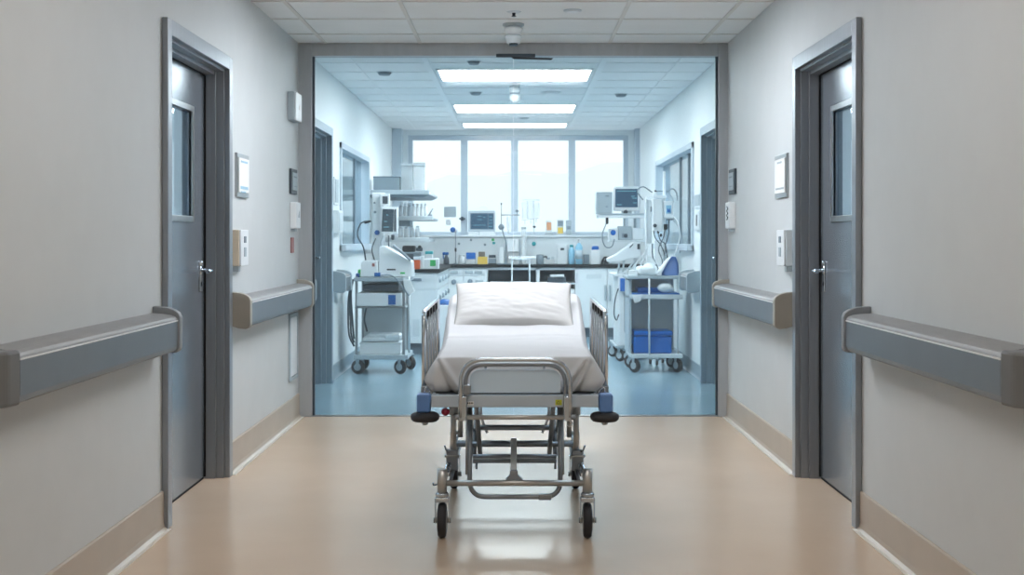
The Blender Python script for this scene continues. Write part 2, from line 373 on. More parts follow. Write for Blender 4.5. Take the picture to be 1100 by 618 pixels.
# ------------------------------------------------------------------ wide window
w = thing('window_2', 'wide four-pane window with bright hazy view across the far wall', 'window', (0, YB, 1.29), kind='structure')
xs = [(437.5, 443), (495, 502), (549, 556.5), (611, 618), (670, 676)]
xs = [(X(a, YB), X(b, YB)) for a, b in xs]
f = MB(); f.box(xs[0][0], xs[-1][1], YB+.02, YB+.12, 2.565, zt, .004); f.box(xs[0][0], xs[-1][1], YB+.02, YB+.12, 1.29, 1.335, .004)
for a, b in xs: f.box(a, b, YB+.021, YB+.119, 1.334, 2.566)
f.build('window_frame', 'winframe', w)
for i in range(4): MB().box(xs[i][1], xs[i+1][0], YB+.06, YB+.068, 1.335, 2.565).build('pane', GLW, w)
struct(MB().box(RL, RR, YD, YB+.02, 0, 1.265), 'wall_front', 'backpanel', 'boxed-in service duct with pale splashback below the wide window', 'wall')
struct(MB().box(RL, RR, YD-.03, YB+.019, 1.265, 1.29, .003), 'trim_6', 'white', 'white window ledge running above the rear worktop', 'window ledge')
struct(MB().box(RL, X(433, YB), YB-.25, YB, 1.29, RZ), 'column', 'winframe', 'pale grey column left of the wide window', 'column')
struct(MB().box(X(681, YB), X(697, YB), YB-.25, YB, 1.29, RZ), 'column', 'winframe', 'pale grey column right of the wide window', 'column')
# side windows
def side_window(n, s, xw, y0, y1, mull, lab):
    r = thing('window_%d' % n, lab, 'window', (xw, (y0+y1)/2, 1.13), kind='structure')
    f = MB(); a, b = xw-s*.02, xw+s*.14
    f.box(a, b, y0, y0+.05, 1.13, 2.14, .003); f.box(a, b, y1-.07, y1, 1.13, 2.14, .003)
    f.box(a, b, y0, y1, 2.085, 2.14, .003); f.box(xw-s*.06, b, y0, y1, 1.13, 1.19, .003)
    f.build('window_frame', 'winframe', r)
    for m_ in mull: MB().box(xw+s*.055, xw+s*.085, m_-.014, m_+.014, 1.19, 2.085).build('mullion', 'mgrey', r)
    e = [y0+.05] + list(mull) + [y1-.07]
    for i in range(len(e)-1): MB().box(xw+s*.066, xw+s*.072, e[i]+.02, e[i+1]-.02, 1.19, 2.085).build('pane', GLS, r)
    return r
side_window(3, -1, RL, 12.05, 14.4, [12.63, 13.7], 'grey-framed internal window in the left treatment room wall')
side_window(4, 1, RR, 12.0, 15.15, [12.85, 13.5], 'grey-framed internal window in the right treatment room wall')
# outside
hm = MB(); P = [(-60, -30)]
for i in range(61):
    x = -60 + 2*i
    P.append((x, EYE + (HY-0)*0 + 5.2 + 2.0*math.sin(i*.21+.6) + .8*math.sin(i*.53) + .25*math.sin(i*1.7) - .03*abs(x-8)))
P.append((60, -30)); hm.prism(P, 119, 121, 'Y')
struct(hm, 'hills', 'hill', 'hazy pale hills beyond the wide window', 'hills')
# ------------------------------------------------------------------ handrails
def handrail(s, xw, y0, y1, label, caps, k=1.0, grey=False):
    r = thing('handrail', label, 'handrail', (xw, (y0+y1)/2, .775), 'wall handrails')
    capm = 'lgrey' if y0 > 9 else 'railcap'
    def pr(pts): return [(xw - s*d*k, z) for d, z in pts]
    y0b = y0 + (.11 if 'n' in caps else .05); y1b = y1 - .045
    MB().prism(pr([(0, .80), (.05, .78), (.09, .776), (.102, .785), (.107, .80), (.107, .902), (0, .902)]), y0b, y1b).build('rail_face', 'railface', r)
    MB().prism(pr([(0, .902), (.1085, .9025), (.1085, .9075), (0, .908)]), y0b, y1b).build('accent_line', 'railline', r)
    MB().prism(pr([(0, .908), (.107, .908), (.105, .914), (.098, .922), (.08, .929), (.05, .934), (0, .937)]), y0b, y1b).build('top_grip', 'railtop', r)
    big = [(.0, .79), (.05, .772), (.09, .768), (.108, .775), (.116, .79), (.116, .92), (.108, .938), (.09, .95), (.06, .96), (0, .965)]
    if 'n' in caps:   # angled return to the wall
        c = MB().prism([(xw, y0-.02), (xw - s*.055, y0), (xw - s*.098, y0+.045), (xw - s*.11, y0+.112), (xw, y0+.112)], .774, .932, 'Z', bev=.010)
        c.build('end_cap', 'railend', r)
    else: MB().prism(pr(big), y0, y0+.05, bev=.004).build('end_cap', capm, r)
    MB().prism(pr(big), y1-.045, y1, bev=.004).build('end_cap', 'railcapg' if 'g' in caps else capm, r)
    return r
handrail(-1, WL, 3.60, 5.49, 'grey wall handrail nearest the viewer on the left wall', 'ng')
handrail(1, WR, 3.60, 5.49, 'grey wall handrail nearest the viewer on the right wall', 'ng')
handrail(-1, WL, 6.90, 9.09, 'grey wall handrail between left corridor door and glass screen', '')
handrail(1, WR, 6.90, 9.09, 'grey wall handrail between right corridor door and glass screen', '')
handrail(-1, RL, 9.26, 9.90, 'short wall handrail just behind the glass on the left', '')
handrail(1, RR, 9.26, 9.90, 'short wall handrail just behind the glass on the right', '')
handrail(-1, RL, 11.40, 11.88, 'wall handrail past the left treatment room door beside the cart', '', 1.2)
handrail(1, RR, 11.45, 12.02, 'wall handrail past the right treatment room door beside the cart', '', 1.2)
# ------------------------------------------------------------------ wall devices
def plate(name, s, xw, y0, y1, z0, z1, d, label, cat, face='white', back='lgrey', inset=.02, extra=None):
    r = thing(name, label, cat, (xw, (y0+y1)/2, z0))
    MB().box(xw + s*.003, xw - s*d, y0, y1, z0, z1, .003).build('backing_plate', back, r)
    MB().box(xw - s*d, xw - s*(d+.006), y0+inset, y1-inset, z0+inset, z1-inset, .002).build('face_panel', face, r)
    if extra: extra(r, xw - s*(d+.006))
    return r
def lines(s, rows, m='mgrey'):
    def ex(r, xf):
        for (ya, yb, za, zb) in rows: MB().box(xf, xf - s*.0015, ya, yb, za, zb).build('printed_line', m, r)
    return ex
plate('sign_plate', -1, WL, 7.05, 7.36, 1.475, 1.715, .014, 'white notice plate on the wall right of the left corridor door', 'sign', 'paper', 'alu', .025,
      lines(-1, [(7.12, 7.29, 1.665, 1.675), (7.11, 7.3, 1.52, 1.535), (7.12, 7.24, 1.50, 1.507)], 'pblue'))
plate('sign_plate', 1, WR, 7.08, 7.40, 1.475, 1.715, .014, 'white notice plate on the wall left of the right corridor door', 'sign', 'paper', 'alu', .025,
      lines(1, [(7.18, 7.3, 1.665, 1.675), (7.13, 7.34, 1.52, 1.53)], 'lgrey'))
def access(s, xw, label):
    r = thing('access_control', label, 'access control', (xw, 7.1, 1.09))
    MB().box(xw + s*.003, xw - s*.036, 6.99, 7.17, 1.10, 1.295, .004).build('housing', 'beigep' if s < 0 else 'white2', r)
    MB().box(xw - s*.036, xw - s*.046, 6.995, 7.19, 1.10, 1.295, .004).build('front_cover', 'white', r)
    MB().box(xw - s*.046, xw - s*.05, 7.07, 7.12, 1.225, 1.26, .001).build('button', 'mgrey', r)
    MB().box(xw - s*.046, xw - s*.05, 7.07, 7.12, 1.15, 1.20, .001).build('button', 'lgrey', r)
    MB().box(xw, xw - s*.03, 7.0, 7.06, 1.07, 1.10, .004).build('bottom_latch', 'lgrey', r)
access(-1, WL, 'beige and white push-button box beside the left corridor door')
access(1, WR, 'white push-button box beside the right corridor door')
r = thing('alarm_box', 'white alarm sounder box high on the left wall by the glass screen', 'alarm', (WL, 8.8, 2.03))
MB().box(WL-.003, WL+.045, 8.69, 8.93, 2.04, 2.23, .006).build('housing', 'lgrey', r); MB().box(WL+.045, WL+.056, 8.70, 8.93, 2.04, 2.23, .005).build('front_cover', 'white', r)
MB().box(WL+.056, WL+.059, 8.82, 8.86, 2.12, 2.15).build('indicator', 'paper', r)
for s, xw, sd in ((-1, WL, 'left'), (1, WR, 'right')):
    plate('card_reader', s, xw, 8.75, 8.98, 1.55, 1.72, .016, 'dark grey framed reader panel on the %s wall by the glass screen' % sd, 'card reader', 'lgrey', 'dgrey', .025,
          lines(s, [(8.81, 8.92, 1.66, 1.67), (8.81, 8.92, 1.60, 1.604)]))
    r = thing('soap_dispenser', 'white wall dispenser below the reader panel on the %s wall' % sd, 'dispenser', (xw, 8.87, 1.29))
    MB().box(xw + s*.003, xw - s*.045, 8.79, 8.95, 1.315, 1.495, .008).build('housing', 'white', r)
    MB().box(xw, xw - s*.03, 8.81, 8.90, 1.295, 1.315, .004).build('nozzle', 'lgrey', r)
    if s > 0:
        q = MB(); q.tube(spline([(xw-.047, 8.87, 1.465), (xw-.047, 8.83, 1.45), (xw-.047, 8.88, 1.435), (xw-.047, 8.83, 1.42), (xw-.047, 8.88, 1.405), (xw-.047, 8.84, 1.39), (xw-.047, 8.87, 1.375)], 5), .004, 6); q.build('printed_mark', 'dgrey', r)
    else: MB().prism([(8.84, 1.39), (8.90, 1.39), (8.90, 1.44), (8.87, 1.42)], xw+.0455, xw+.047, 'X').build('printed_mark', 'lgrey', r)
solo(MB().box(WL, WL+.008, 8.80, 8.90, 1.15, 1.255, .002), 'wall_tag', 'rosetag', 'small dull red tag on the left wall below the dispenser', 'tag')
r = thing('service_hatch', 'white framed service hatch low on the left wall by the glass screen', 'hatch', (WL, 8.88, .283))
f = MB()
for (a, b, c, d) in ((8.72, 8.745, .285, .74), (9.025, 9.05, .285, .74), (8.745, 9.025, .285, .31), (8.745, 9.025, .715, .74)): f.box(WL, WL+.012, a, b, c, d, .002)
f.build('hatch_frame', 'lgrey', r); MB().box(WL, WL+.008, 8.75, 9.02, .315, .71, .002).build('hatch_door', 'white', r)
# room wall devices
plate('notice_board', -1, RL, 11.62, 11.85, 1.55, 1.80, .015, 'pale panel beside the left side window', 'panel', 'lgrey', 'white')
plate('notice_board', 1, RR, 11.5, 11.85, 1.52, 1.66, .015, 'small pale grey panel on wall near the right side window', 'panel', 'lgrey', 'white')
r = plate('wall_switch', 1, RR, 11.5, 11.8, 1.32, 1.50, .02, 'white wall switch with dark slot under the small grey panel', 'switch', 'white', 'white', .01, lines(1, [(11.6, 11.68, 1.36, 1.46)], 'dgrey'))
plate('wall_dispenser', -1, RL, 11.62, 11.9, 1.30, 1.50, .05, 'white dispenser box under the pale panel on the left wall', 'dispenser', 'white2', 'white')
# ------------------------------------------------------------------ ceiling fittings
def on_ceiling(name, x, y, z, parts, label, cat, group=None):
    r = thing(name, label, cat, (x, y, z - .02), group)
    for pn, m_, prof in parts: MB().lathe((x, y, z), prof, seg=24).build(pn, m_, r)
    return r
yd = 8.3
on_ceiling('smoke_detector', X(551.5, yd), yd, CZ, [
    ('base', 'lgrey', [(.068, 0), (.068, -.012), (.05, -.018)]), ('upper_body', 'white', [(.05, -.018), (.058, -.026), (.060, -.032), (.046, -.072)]),
    ('lower_body', 'white2', [(.046, -.072), (.054, -.078), (.055, -.086), (.04, -.125)]), ('lens', 'dgrey', [(.028, -.125), (.026, -.140)])],
    'two-tier white smoke detector on the corridor ceiling before the glass screen', 'smoke detector')
yd = 7.85
on_ceiling('sprinkler_head', X(552, yd), yd, CZ, [('escutcheon', 'white2', [(.045, .006), (.045, 0), (.03, -.008)]), ('body', 'dgrey', [(.012, -.006), (.008, -.022), (.014, -.026), (.014, -.03)])],
    'small dark sprinkler head in the corridor ceiling', 'sprinkler')
yd = 7.8
on_ceiling('ceiling_disc', X(615, yd), yd, CZ, [('rim', 'white2', [(.055, 0), (.055, -.006)]), ('cover', 'white', [(.045, -.006), (.035, -.012)])],
    'flat white round cover plate in the corridor ceiling', 'cover plate')
def room_disc(px, py, rad, m, lab, name='smoke_detector'):
    y = 1.44 * F / (HY - py); h = .018 if m == 'mgrey' else .01
    on_ceiling(name, X(px, y), y, RZ, [('rim', 'white2', [(rad, 0), (rad, -.006)]), ('cover', m, [(rad*.85, -.006), (rad*.6, -h-.012)])], lab, 'ceiling fitting')
room_disc(413, 78.5, .075, 'mgrey', 'grey ceiling fitting furthest left in the treatment room ceiling')
room_disc(511, 100, .07, 'mgrey', 'grey ceiling fitting between first and second light, left of centre')
room_disc(509, 67, .06, 'mgrey', 'small ceiling fitting in front of the first light panel', 'ceiling_vent')
room_disc(667, 102, .07, 'mgrey', 'grey ceiling fitting right of the light panels')
room_disc(592, 100, .10, 'white', 'flat white ceiling disc between first and second light', 'ceiling_disc')
room_disc(563, 127, .07, 'lgrey', 'pale ceiling fitting between second and third light', 'ceiling_disc')
yp = 12.3
on_ceiling('ceiling_pendant', X(553, yp), yp, RZ, [('mount', 'white2', [(.05, 0), (.05, -.02)]), ('upper_drum', 'clear', [(.045, -.02), (.055, -.05), (.045, -.08)]),
    ('band', 'mgrey', [(.046, -.08), (.046, -.092)]), ('lower_drum', 'clear', [(.045, -.092), (.055, -.13), (.03, -.17)])], 'clear drum-shaped sensor hanging in the middle of the treatment room ceiling', 'ceiling sensor')
def light_panel(y0, y1, x0, x1, z, lab, glow='panelglow', grp='ceiling light panels'):
    r = thing('ceiling_light', lab, 'ceiling light', ((x0+x1)/2, (y0+y1)/2, z-.012), grp)
    f = MB(); t = .02
    for (a, b, c, d) in ((x0-t, x1+t, y0-t, y0), (x0-t, x1+t, y1, y1+t), (x0-t, x0, y0, y1), (x1, x1+t, y0, y1)): f.box(a, b, c, d, z-.012, z, .002)
    f.build('frame', 'tbarr', r); MB().box(x0, x1, y0, y1, z-.008, z-.001).build('diffuser', glow, r)
light_panel(11.15, 11.93, -.655, .655, RZ, 'bright ceiling light panel nearest behind the glass')
light_panel(14.1, 14.95, -.655, .655, RZ, 'middle bright ceiling light panel of the treatment room')
light_panel(16.35, 16.95, -.655, .655, RZ, 'furthest ceiling light panel, right before the wide window', 'panelglowf')
for yy in (6.78, 3.6, .6, -2.4):
    light_panel(yy, yy+.6, -.6, .6, CZ, 'corridor ceiling light panel above the viewer', 'panelglown' if yy > 6 else 'panelglowc' if yy > 3 else 'panelgloww', 'corridor light panels')
# ------------------------------------------------------------------ the bed
def sm(t): t = max(0, min(1, t)); return t*t*(3-2*t)
bed = thing('hospital_bed', 'wheeled hospital bed with white sheeted mattress in the middle of the corridor', 'hospital bed', (0, 6.4, 0))
def lift(y): return .27 * max(0, y - 6.80) * sm((y - 6.75) / .25)
def make_mattress():
    b = bmesh.new(); nx, ny, nz = 120, 130, 22
    y0, y1, z0, z1, hw = 5.435, 7.50, .605, .752, .383
    R = .055
    def shape(u, v, w_):       # u,v,w in -1..1
        x = u * hw; y = (y0+y1)/2 + v*(y1-y0)/2; z = (z0+z1)/2 + w_*(z1-z0)/2
        lo = Vector((-hw+R, y0+R, z0+R*.8)); hi = Vector((hw-R, y1-R, z1-R*.8))
        p = Vector((x, y, z)); q = Vector((max(lo.x, min(hi.x, x)), max(lo.y, min(hi.y, y)), max(lo.z, min(hi.z, z))))
        d = p - q
        if d.length > 1e-6:
            m_ = max(abs(d.x)/R, abs(d.y)/R, abs(d.z)/(R*.8)); p = q + Vector((d.x, d.y, d.z)).normalized() * min(R, d.length) if m_ > 0 else p
        return p
    verts = {}
    def V(i, j, k):
        key = (i, j, k)
        if key in verts: return verts[key]
        p = shape(-1+2*i/nx, -1+2*j/ny, -1+2*k/nz)
        x, y, z = p
        h = (z - z0) / (z1 - z0)
        x *= 1.0 - .115 * sm((h-.25)/.75) * (1 - .75*sm((y-5.9)/1.2)) - .05*(1-sm(h/.4))
        fr = 1 - sm((y - y0) / .10)                    # foot face
        y += .035 * sm((h-.2)/.8) * fr * 1.0
        y -= .012 * (1-h) * fr
        # broad softness and wrinkles
        top = sm((h-.7)/.3)
        n1 = noise.noise(Vector((x*3, y*2.2, 1.3))) ; n2 = noise.noise(Vector((x*9 + y*3, y*7, 4.1))); 
        z += top * (.008*n1 + .004*n2)
        z += top * .011 * (math.exp(-((y-6.62-.05*math.sin(x*6))/.02)**2) - .6*math.exp(-((y-6.52+.05*x)/.03)**2))
        z += top * .008 * math.exp(-((y-6.30-.10*math.sin(x*4+1))/.022)**2)
        # corner folds on foot face and the sides near it
        def crease(ax, az, bx, bz, wd, dp):
            dx, dz = bx-ax, bz-az; L2 = dx*dx+dz*dz
            t = max(0, min(1, ((x-ax)*dx + (z-az)*dz)/L2)); dd = math.hypot(x-ax-dx*t, z-az-dz*t)
            side = ((x-ax)*dz - (z-az)*dx)
            return dp * math.exp(-(dd/wd)**2) * (0.35 + .65*t) * (1 if t < 1 else .6)
        if y < y0 + .16:
            e = 0
            e += crease(-.315, .742, -.215, .605, .010, .020) - crease(-.330, .742, -.245, .605, .016, -.012)
            e -= crease(-.325, .735, -.262, .605, .012, .022)
            e += crease(-.34, .73, -.335, .62, .012, .010)
            e += crease(.305, .745, .17, .605, .012, .014); e -= crease(.300, .73, .215, .605, .010, .018)
            e += crease(.315, .735, .235, .605, .010, .014); e -= crease(.325, .72, .265, .605, .012, .014)
            y -= 1.7 * e * sm((y0+.16-y)/.1)
        z += lift(y)
        side = 1 - top
        x += (1-fr) * side * .004 * noise.noise(Vector((y*6, z*8, 2+math.copysign(3, x))))
        v = b.verts.new((x, y, z)); verts[key] = v; return v
    def quad(a, b_, c, d):
        f = b.faces.new((a, b_, c, d)); f.smooth = True
    for i in range(nx):
        for j in range(ny): quad(V(i, j, nz), V(i+1, j, nz), V(i+1, j+1, nz), V(i, j+1, nz)); quad(V(i, j, 0), V(i, j+1, 0), V(i+1, j+1, 0), V(i+1, j, 0))
    for i in range(nx):
        for k in range(nz): quad(V(i, 0, k), V(i+1, 0, k), V(i+1, 0, k+1), V(i, 0, k+1)); quad(V(i, ny, k), V(i, ny, k+1), V(i+1, ny, k+1), V(i+1, ny, k))
    for j in range(ny):
        for k in range(nz): quad(V(0, j, k), V(0, j, k+1), V(0, j+1, k+1), V(0, j+1, k)); quad(V(nx, j, k), V(nx, j+1, k), V(nx, j+1, k+1), V(nx, j, k+1))
    bmesh.ops.recalc_face_normals(b, faces=b.faces)
    m_ = MB(); m_._merge(b); return m_
make_mattress().build('mattress', 'sheet', bed)
# deck
d = MB()
d.box(-.345, .345, 5.375, 5.415, .552, .602, .004); d.box(-.345, .345, 7.43, 7.47, .56, .60, .004)
d.box(-.345, -.315, 5.40, 7.45, .555, .602, .004); d.box(.315, .345, 5.40, 7.45, .555, .602, .004)
for y in (5.9, 6.4, 6.85): d.box(-.32, .32, y-.02, y+.02, .56, .595, .004)
d.build('bed_frame', 'deck', bed)
MB().box(-.33, .33, 5.43, 6.80, .596, .604, .002).prism([(6.80, .596), (7.45, .772), (7.45, .780), (6.80, .604)], -.33, .33, 'X').build('mattress_platform', 'dgrey', bed)
# foot-end stickers
st = MB().box(X(501, 5.375), X(509, 5.375), 5.3735, 5.375, Z(435.3, 5.375), Z(431.6, 5.375)).build('frame_sticker', 'paper', bed); st['label'] = 'white sticker with black marking'
k = MB()
for a, b_ in ((502, 503.4), (504.2, 505.4), (506, 507), (507.4, 508.3)): k.box(X(a, 5.372), X(b_, 5.372), 5.3725, 5.3735, Z(434.4, 5.372), Z(432.4, 5.372))
k.build('printed_mark', 'black', st)
st = MB().box(X(596.5, 5.375), X(603.5, 5.375), 5.3735, 5.375, Z(435.4, 5.375), Z(429.6, 5.375)).build('frame_sticker', 'lime', bed); st['label'] = 'yellow-green warning sticker'
k = MB(); c0 = (X(600, 5.372), 5.373, Z(432.5, 5.372)); k.tube([(c0[0]-.008, 5.3732, c0[2]-.004), (c0[0], 5.3732, c0[2]+.006), (c0[0]+.008, 5.3732, c0[2]-.004)], .0012, 6); k.tube([(c0[0]-.007, 5.3732, c0[2]-.006), (c0[0]+.007, 5.3732, c0[2]-.006)], .0012, 6)
k.build('printed_mark', 'dgrey', st)
# corner bumpers
for s in (-1, 1):
    for y, nm in ((5.40, 'foot'), (7.44, 'head')):
        cb = MB().box(s*.348, s*.405, y-.035, y+.035, .530, .607, .010, 3).build('corner_block', 'bedblue', bed)
        MB().lathe((s*.372, y, .490), [(.02, 0), (.050, .002), (.058, .010), (.060, .020), (.058, .030), (.045, .038), (.03, .040)], seg=32).build('bumper_disc', 'rubber', bed)
        MB().lathe((s*.372, y, .476), [(.008, 0), (.013, .003), (.013, .014)], seg=16).build('bumper_bolt', 'alu', bed)
    # spring clip above block
    MB().tube(spline([(s*.375, 5.42, .606), (s*.372, 5.42, .625), (s*.358, 5.43, .618), (s*.352, 5.43, .606)], 5), .004, 8).build('rail_clip', 'steel', bed)
# foot board: double tube loop
def loop(x, ztop, zbot, y, r_, rad, name, m='steel', xo=0.0):
    p = fillet([(xo-x, y, zbot), (xo-x, y, ztop), (xo+x, y, ztop), (xo+x, y, zbot)], rad, 10)
    return MB().tube(p, r_, 12).build(name, m, bed)
loop(.224, .752, .515, 5.345, .0085, .10, 'foot_loop', 'steel', .002)
loop(.205, .730, .515, 5.360, .0085, .082, 'foot_loop', 'steeld', .002)
MB().tube([(-.232, 5.352, .514), (.236, 5.352, .514)], .0095, 12).build('cross_bar', 'bronze', bed)
fp = MB(); xa, xb_, za, zb, rr = -.184, .188, .612, .708, .04
poly = [(xa, za), (xb_, za)] + [(xb_-rr+rr*math.sin(a), zb-rr+rr*math.cos(a)) for a in [PI/2*(1-i/6) for i in range(7)]] + [(xa+rr-rr*math.sin(a), zb-rr+rr*math.cos(a)) for a in [PI/2*i/6 for i in range(7)]]
fp.prism(poly, 5.372, 5.380); o = fp.build('foot_panel', 'footpanel', bed); o['label'] = 'bluish grey panel inside the foot loop'
MB().box(-.212, -.180, 5.340, 5.375, .612, .648, .004).build('loop_bracket', 'steeld', bed)
for s in (-1, 1):
    MB().box(s*.215-.016+.002, s*.215+.016+.002, 5.338, 5.378, .500, .60, .004).build('loop_bracket', 'steel', bed)
    MB().lathe((s*.236, 5.352, .505), [(.012, 0), (.016, .006), (.016, .02)], seg=14).build('loop_foot', 'steeld', bed)
    MB().tube([(s*.12, 5.372, .722), (s*.12, 5.366, .712)], .005, 8).build('panel_clip', 'steel', bed)
# hanging hook and red knob
MB().tube(spline([(.225, 5.36, .50), (.235, 5.36, .488), (.228, 5.36, .476), (.217, 5.36, .482)], 5), .004, 8).build('hanging_hook', 'steel', bed)
kn = MB().lathe((-.287, 5.40, .515), [(.006, 0), (.015, .006), (.018, .016), (.015, .026), (.006, .03)], seg=18).build('release_knob', 'red', bed); kn['label'] = 'dark red release knob'
MB().tube([(-.287, 5.40, .543), (-.287, 5.44, .560)], .005, 8).build('knob_stem', 'steeld', kn)
# pedal loop hanging down at the foot end
MB().tube(fillet([(-.190, 5.50, .50), (-.190, 5.50, .158), (.192, 5.50, .158), (.192, 5.50, .50)], .07, 10), .0105, 12).build('pedal_loop', 'steeld', bed)
MB().box(.10, .155, 5.485, 5.515, .146, .170, .004).build('loop_sleeve', 'steeld', bed)
MB().tube([(-.17, 5.56, .205), (.15, 5.56, .205)], .008, 10).build('lower_rod', 'steeld', bed)
# base frame
for y in (5.43, 6.50): MB().tube([(-.30, y, .229), (.30, y, .229)], .0125, 14).build('base_cross_bar', 'bronze', bed)
for s in (-1, 1):
    MB().tube([(s*.288, 5.44, .262), (s*.29, 6.50, .262)], .0125, 12).build('base_side_bar', 'steel', bed)
    MB().tube([(s*.268, 5.44, .235), (s*.27, 6.50, .235)], .008, 12).build('base_side_bar', 'steeld', bed)
    # lift columns (outer) with collars
    col = MB().tube([(s*.268, 5.70, .27), (s*.268, 5.70, .555)], .0125, 14).build('lift_column', 'bronze', bed)
    MB().tube([(s*.268, 5.70, .478), (s*.268, 5.70, .556)], .020, 14).build('column_collar', 'steeld', col)
    MB().box(s*.248, s*.300, 5.68, 5.72, .235, .325, .006).build('pivot_plate', 'steeld', col)
    MB().tube([(s*.242, 5.685, .30), (s*.306, 5.685, .30)], .007, 10).build('pivot_bolt', 'alu', col)
    MB().tube([(s*.305, 5.66, .35), (s*.298, 5.66, .33), (s*.290, 5.68, .32)], .004, 8).build('lever', 'steeld', col)
    MB().tube([(s*.268, 6.42, .27), (s*.268, 6.42, .555)], .0125, 14).build('lift_column', 'bronze', bed)
    # inner legs
    MB().tube([(s*.196, 5.62, .555), (s*.198, 5.56, .24)], .0135, 12).build('inner_leg', 'bronze', bed)
    MB().tube([(s*.175, 5.80, .555), (s*.160, 6.05, .24)], .011, 12).build('inner_leg', 'steeld', bed)
    MB().tube([(s*.205, 5.75, .555), (s*.205, 6.45, .25)], .011, 12).build('scissor_link', 'steel', bed)
    MB().tube([(s*.190, 6.85, .555), (s*.190, 6.10, .235)], .011, 12).build('scissor_link', 'steeld', bed)
    MB().tube(fillet([(s*.155, 5.95, .555), (s*.155, 5.95, .43), (s*.125, 5.95, .36)], .05), .006, 8).build('gas_strut', 'steel', bed)
    MB().lathe((s*.215, 6.02, .285), [(.028, 0), (.028, .012)], 'X').build('pivot_disc', 'dgrey', bed)
    MB().lathe((s*.178, 5.9, .22), [(.016, 0), (.016, .010)], 'X').build('pivot_disc', 'steeld', bed)
MB().tube([(-.27, 6.02, .298), (.28, 6.02, .298)], .013, 12).build('cross_bar', 'steeld', bed)
MB().tube([(-.18, 5.95, .385), (.18, 5.95, .385)], .0125, 12).build('cross_bar', 'steeld', bed)
MB().tube([(-.19, 5.9, .262), (.19, 5.9, .262)], .010, 12).tube([(-.19, 5.9, .241), (.19, 5.9, .241)], .010, 12).build('cross_bar', 'steeld', bed)
MB().tube([(-.16, 5.9, .548), (.16, 5.9, .548)], .008, 12).build('cross_bar', 'steeld', bed)
MB().box(-.05, .0, 5.7, 5.85, .52, .56, .005).build('motor_box', 'black', bed)
MB().prism([(5.47, .225), (5.47, .245), (5.505, .270), (5.93, .340), (5.95, .328), (5.52, .245)], -.018, .009, 'X', bev=.002).build('steering_lever', 'paper', bed)
MB().prism([(-.04, .238), (.035, .238), (.012, .262), (.012, .278), (-.020, .278), (-.020, .262)], 5.44, 5.475, 'Y', bev=.003).build('lever_bracket', 'steeld', bed)
# castors
def castor(x, y, front):
    c = MB().tube([(x, y, .185), (x, y, .288)], .0205, 18).build('castor_stem', 'bronze', bed)
    f = MB(); f.lathe((x, y, .172), [(.024, 0), (.028, .006), (.028, .014), (.022, .020)], seg=20)
    f.box(x-.029, x+.029, y-.022, y+.03, .150, .174, .006); yo = y + .012
    for q in (-1, 1): f.prism([(y-.018, .165), (y+.026, .165), (yo+.016, .07), (yo+.006, .058), (yo-.006, .058), (yo-.014, .07)], x+q*.0265, x+q*.0305, 'X')
    f.build('castor_fork', 'steel', c)
    wprof = [(.050, -.018), (.066, -.0165), (.0715, -.010), (.0725, 0), (.0715, .010), (.066, .0165), (.050, .018)]
    MB().lathe((x, yo, .0725), wprof, 'X', 32).build('castor_wheel', 'rubber', c)
    MB().lathe((x, yo, .0725), [(.047, -.020), (.050, -.016), (.050, .016), (.047, .020)], 'X', 28).lathe((x, yo, .0725), [(.012, -.036), (.012, .036)], 'X', 12).build('wheel_hub', 'hub', c)
    if front: MB().tube(spline([(x-.02, y, .225), (x-.034, y-.005, .222), (x-.036, y-.01, .232)], 4), .004, 8).build('brake_lever', 'steeld', c)
for s in (-1, 1):
    castor(s*.303, 5.43, True); castor(s*.303, 6.50, False)
# side rails
for s in (-1, 1):
    x = s*.400; zt_ = .932
    sr = MB(); sr.tube(fillet([(x, 5.74, .56), (x, 5.74, zt_-.005), (x, 6.78, zt_+.004), (x, 6.78, .60)], .06, 8), .0105, 14)
    sr = sr.build('side_rail', 'chrome', bed)
    for yb in (5.98, 6.17, 6.36, 6.56):
        o = MB().tube([(x, yb, .615), (x, yb, zt_)], .0085, 10).build('rail_bar', 'steel', sr)
        MB().box(x-.011, x+.011, yb-.02, yb+.02, zt_-.040, zt_-.006, .004).build('rail_joint', 'black', sr)
    MB().tube([(x, 5.74, .618), (x, 6.78, .618)], .008, 10).build('lower_bar', 'chrome', sr)
    for yb in (5.74, 6.74): MB().box(s*.34, s*.412, yb-.02, yb+.02, .565, .60, .004).build('rail_bracket', 'steeld', sr)
MB().tube(fillet([(-.30, 7.475, .58), (-.30, 7.50, .80), (.30, 7.50, .80), (.30, 7.475, .58)], .05), .011, 10).build('head_loop', 'steel', bed)
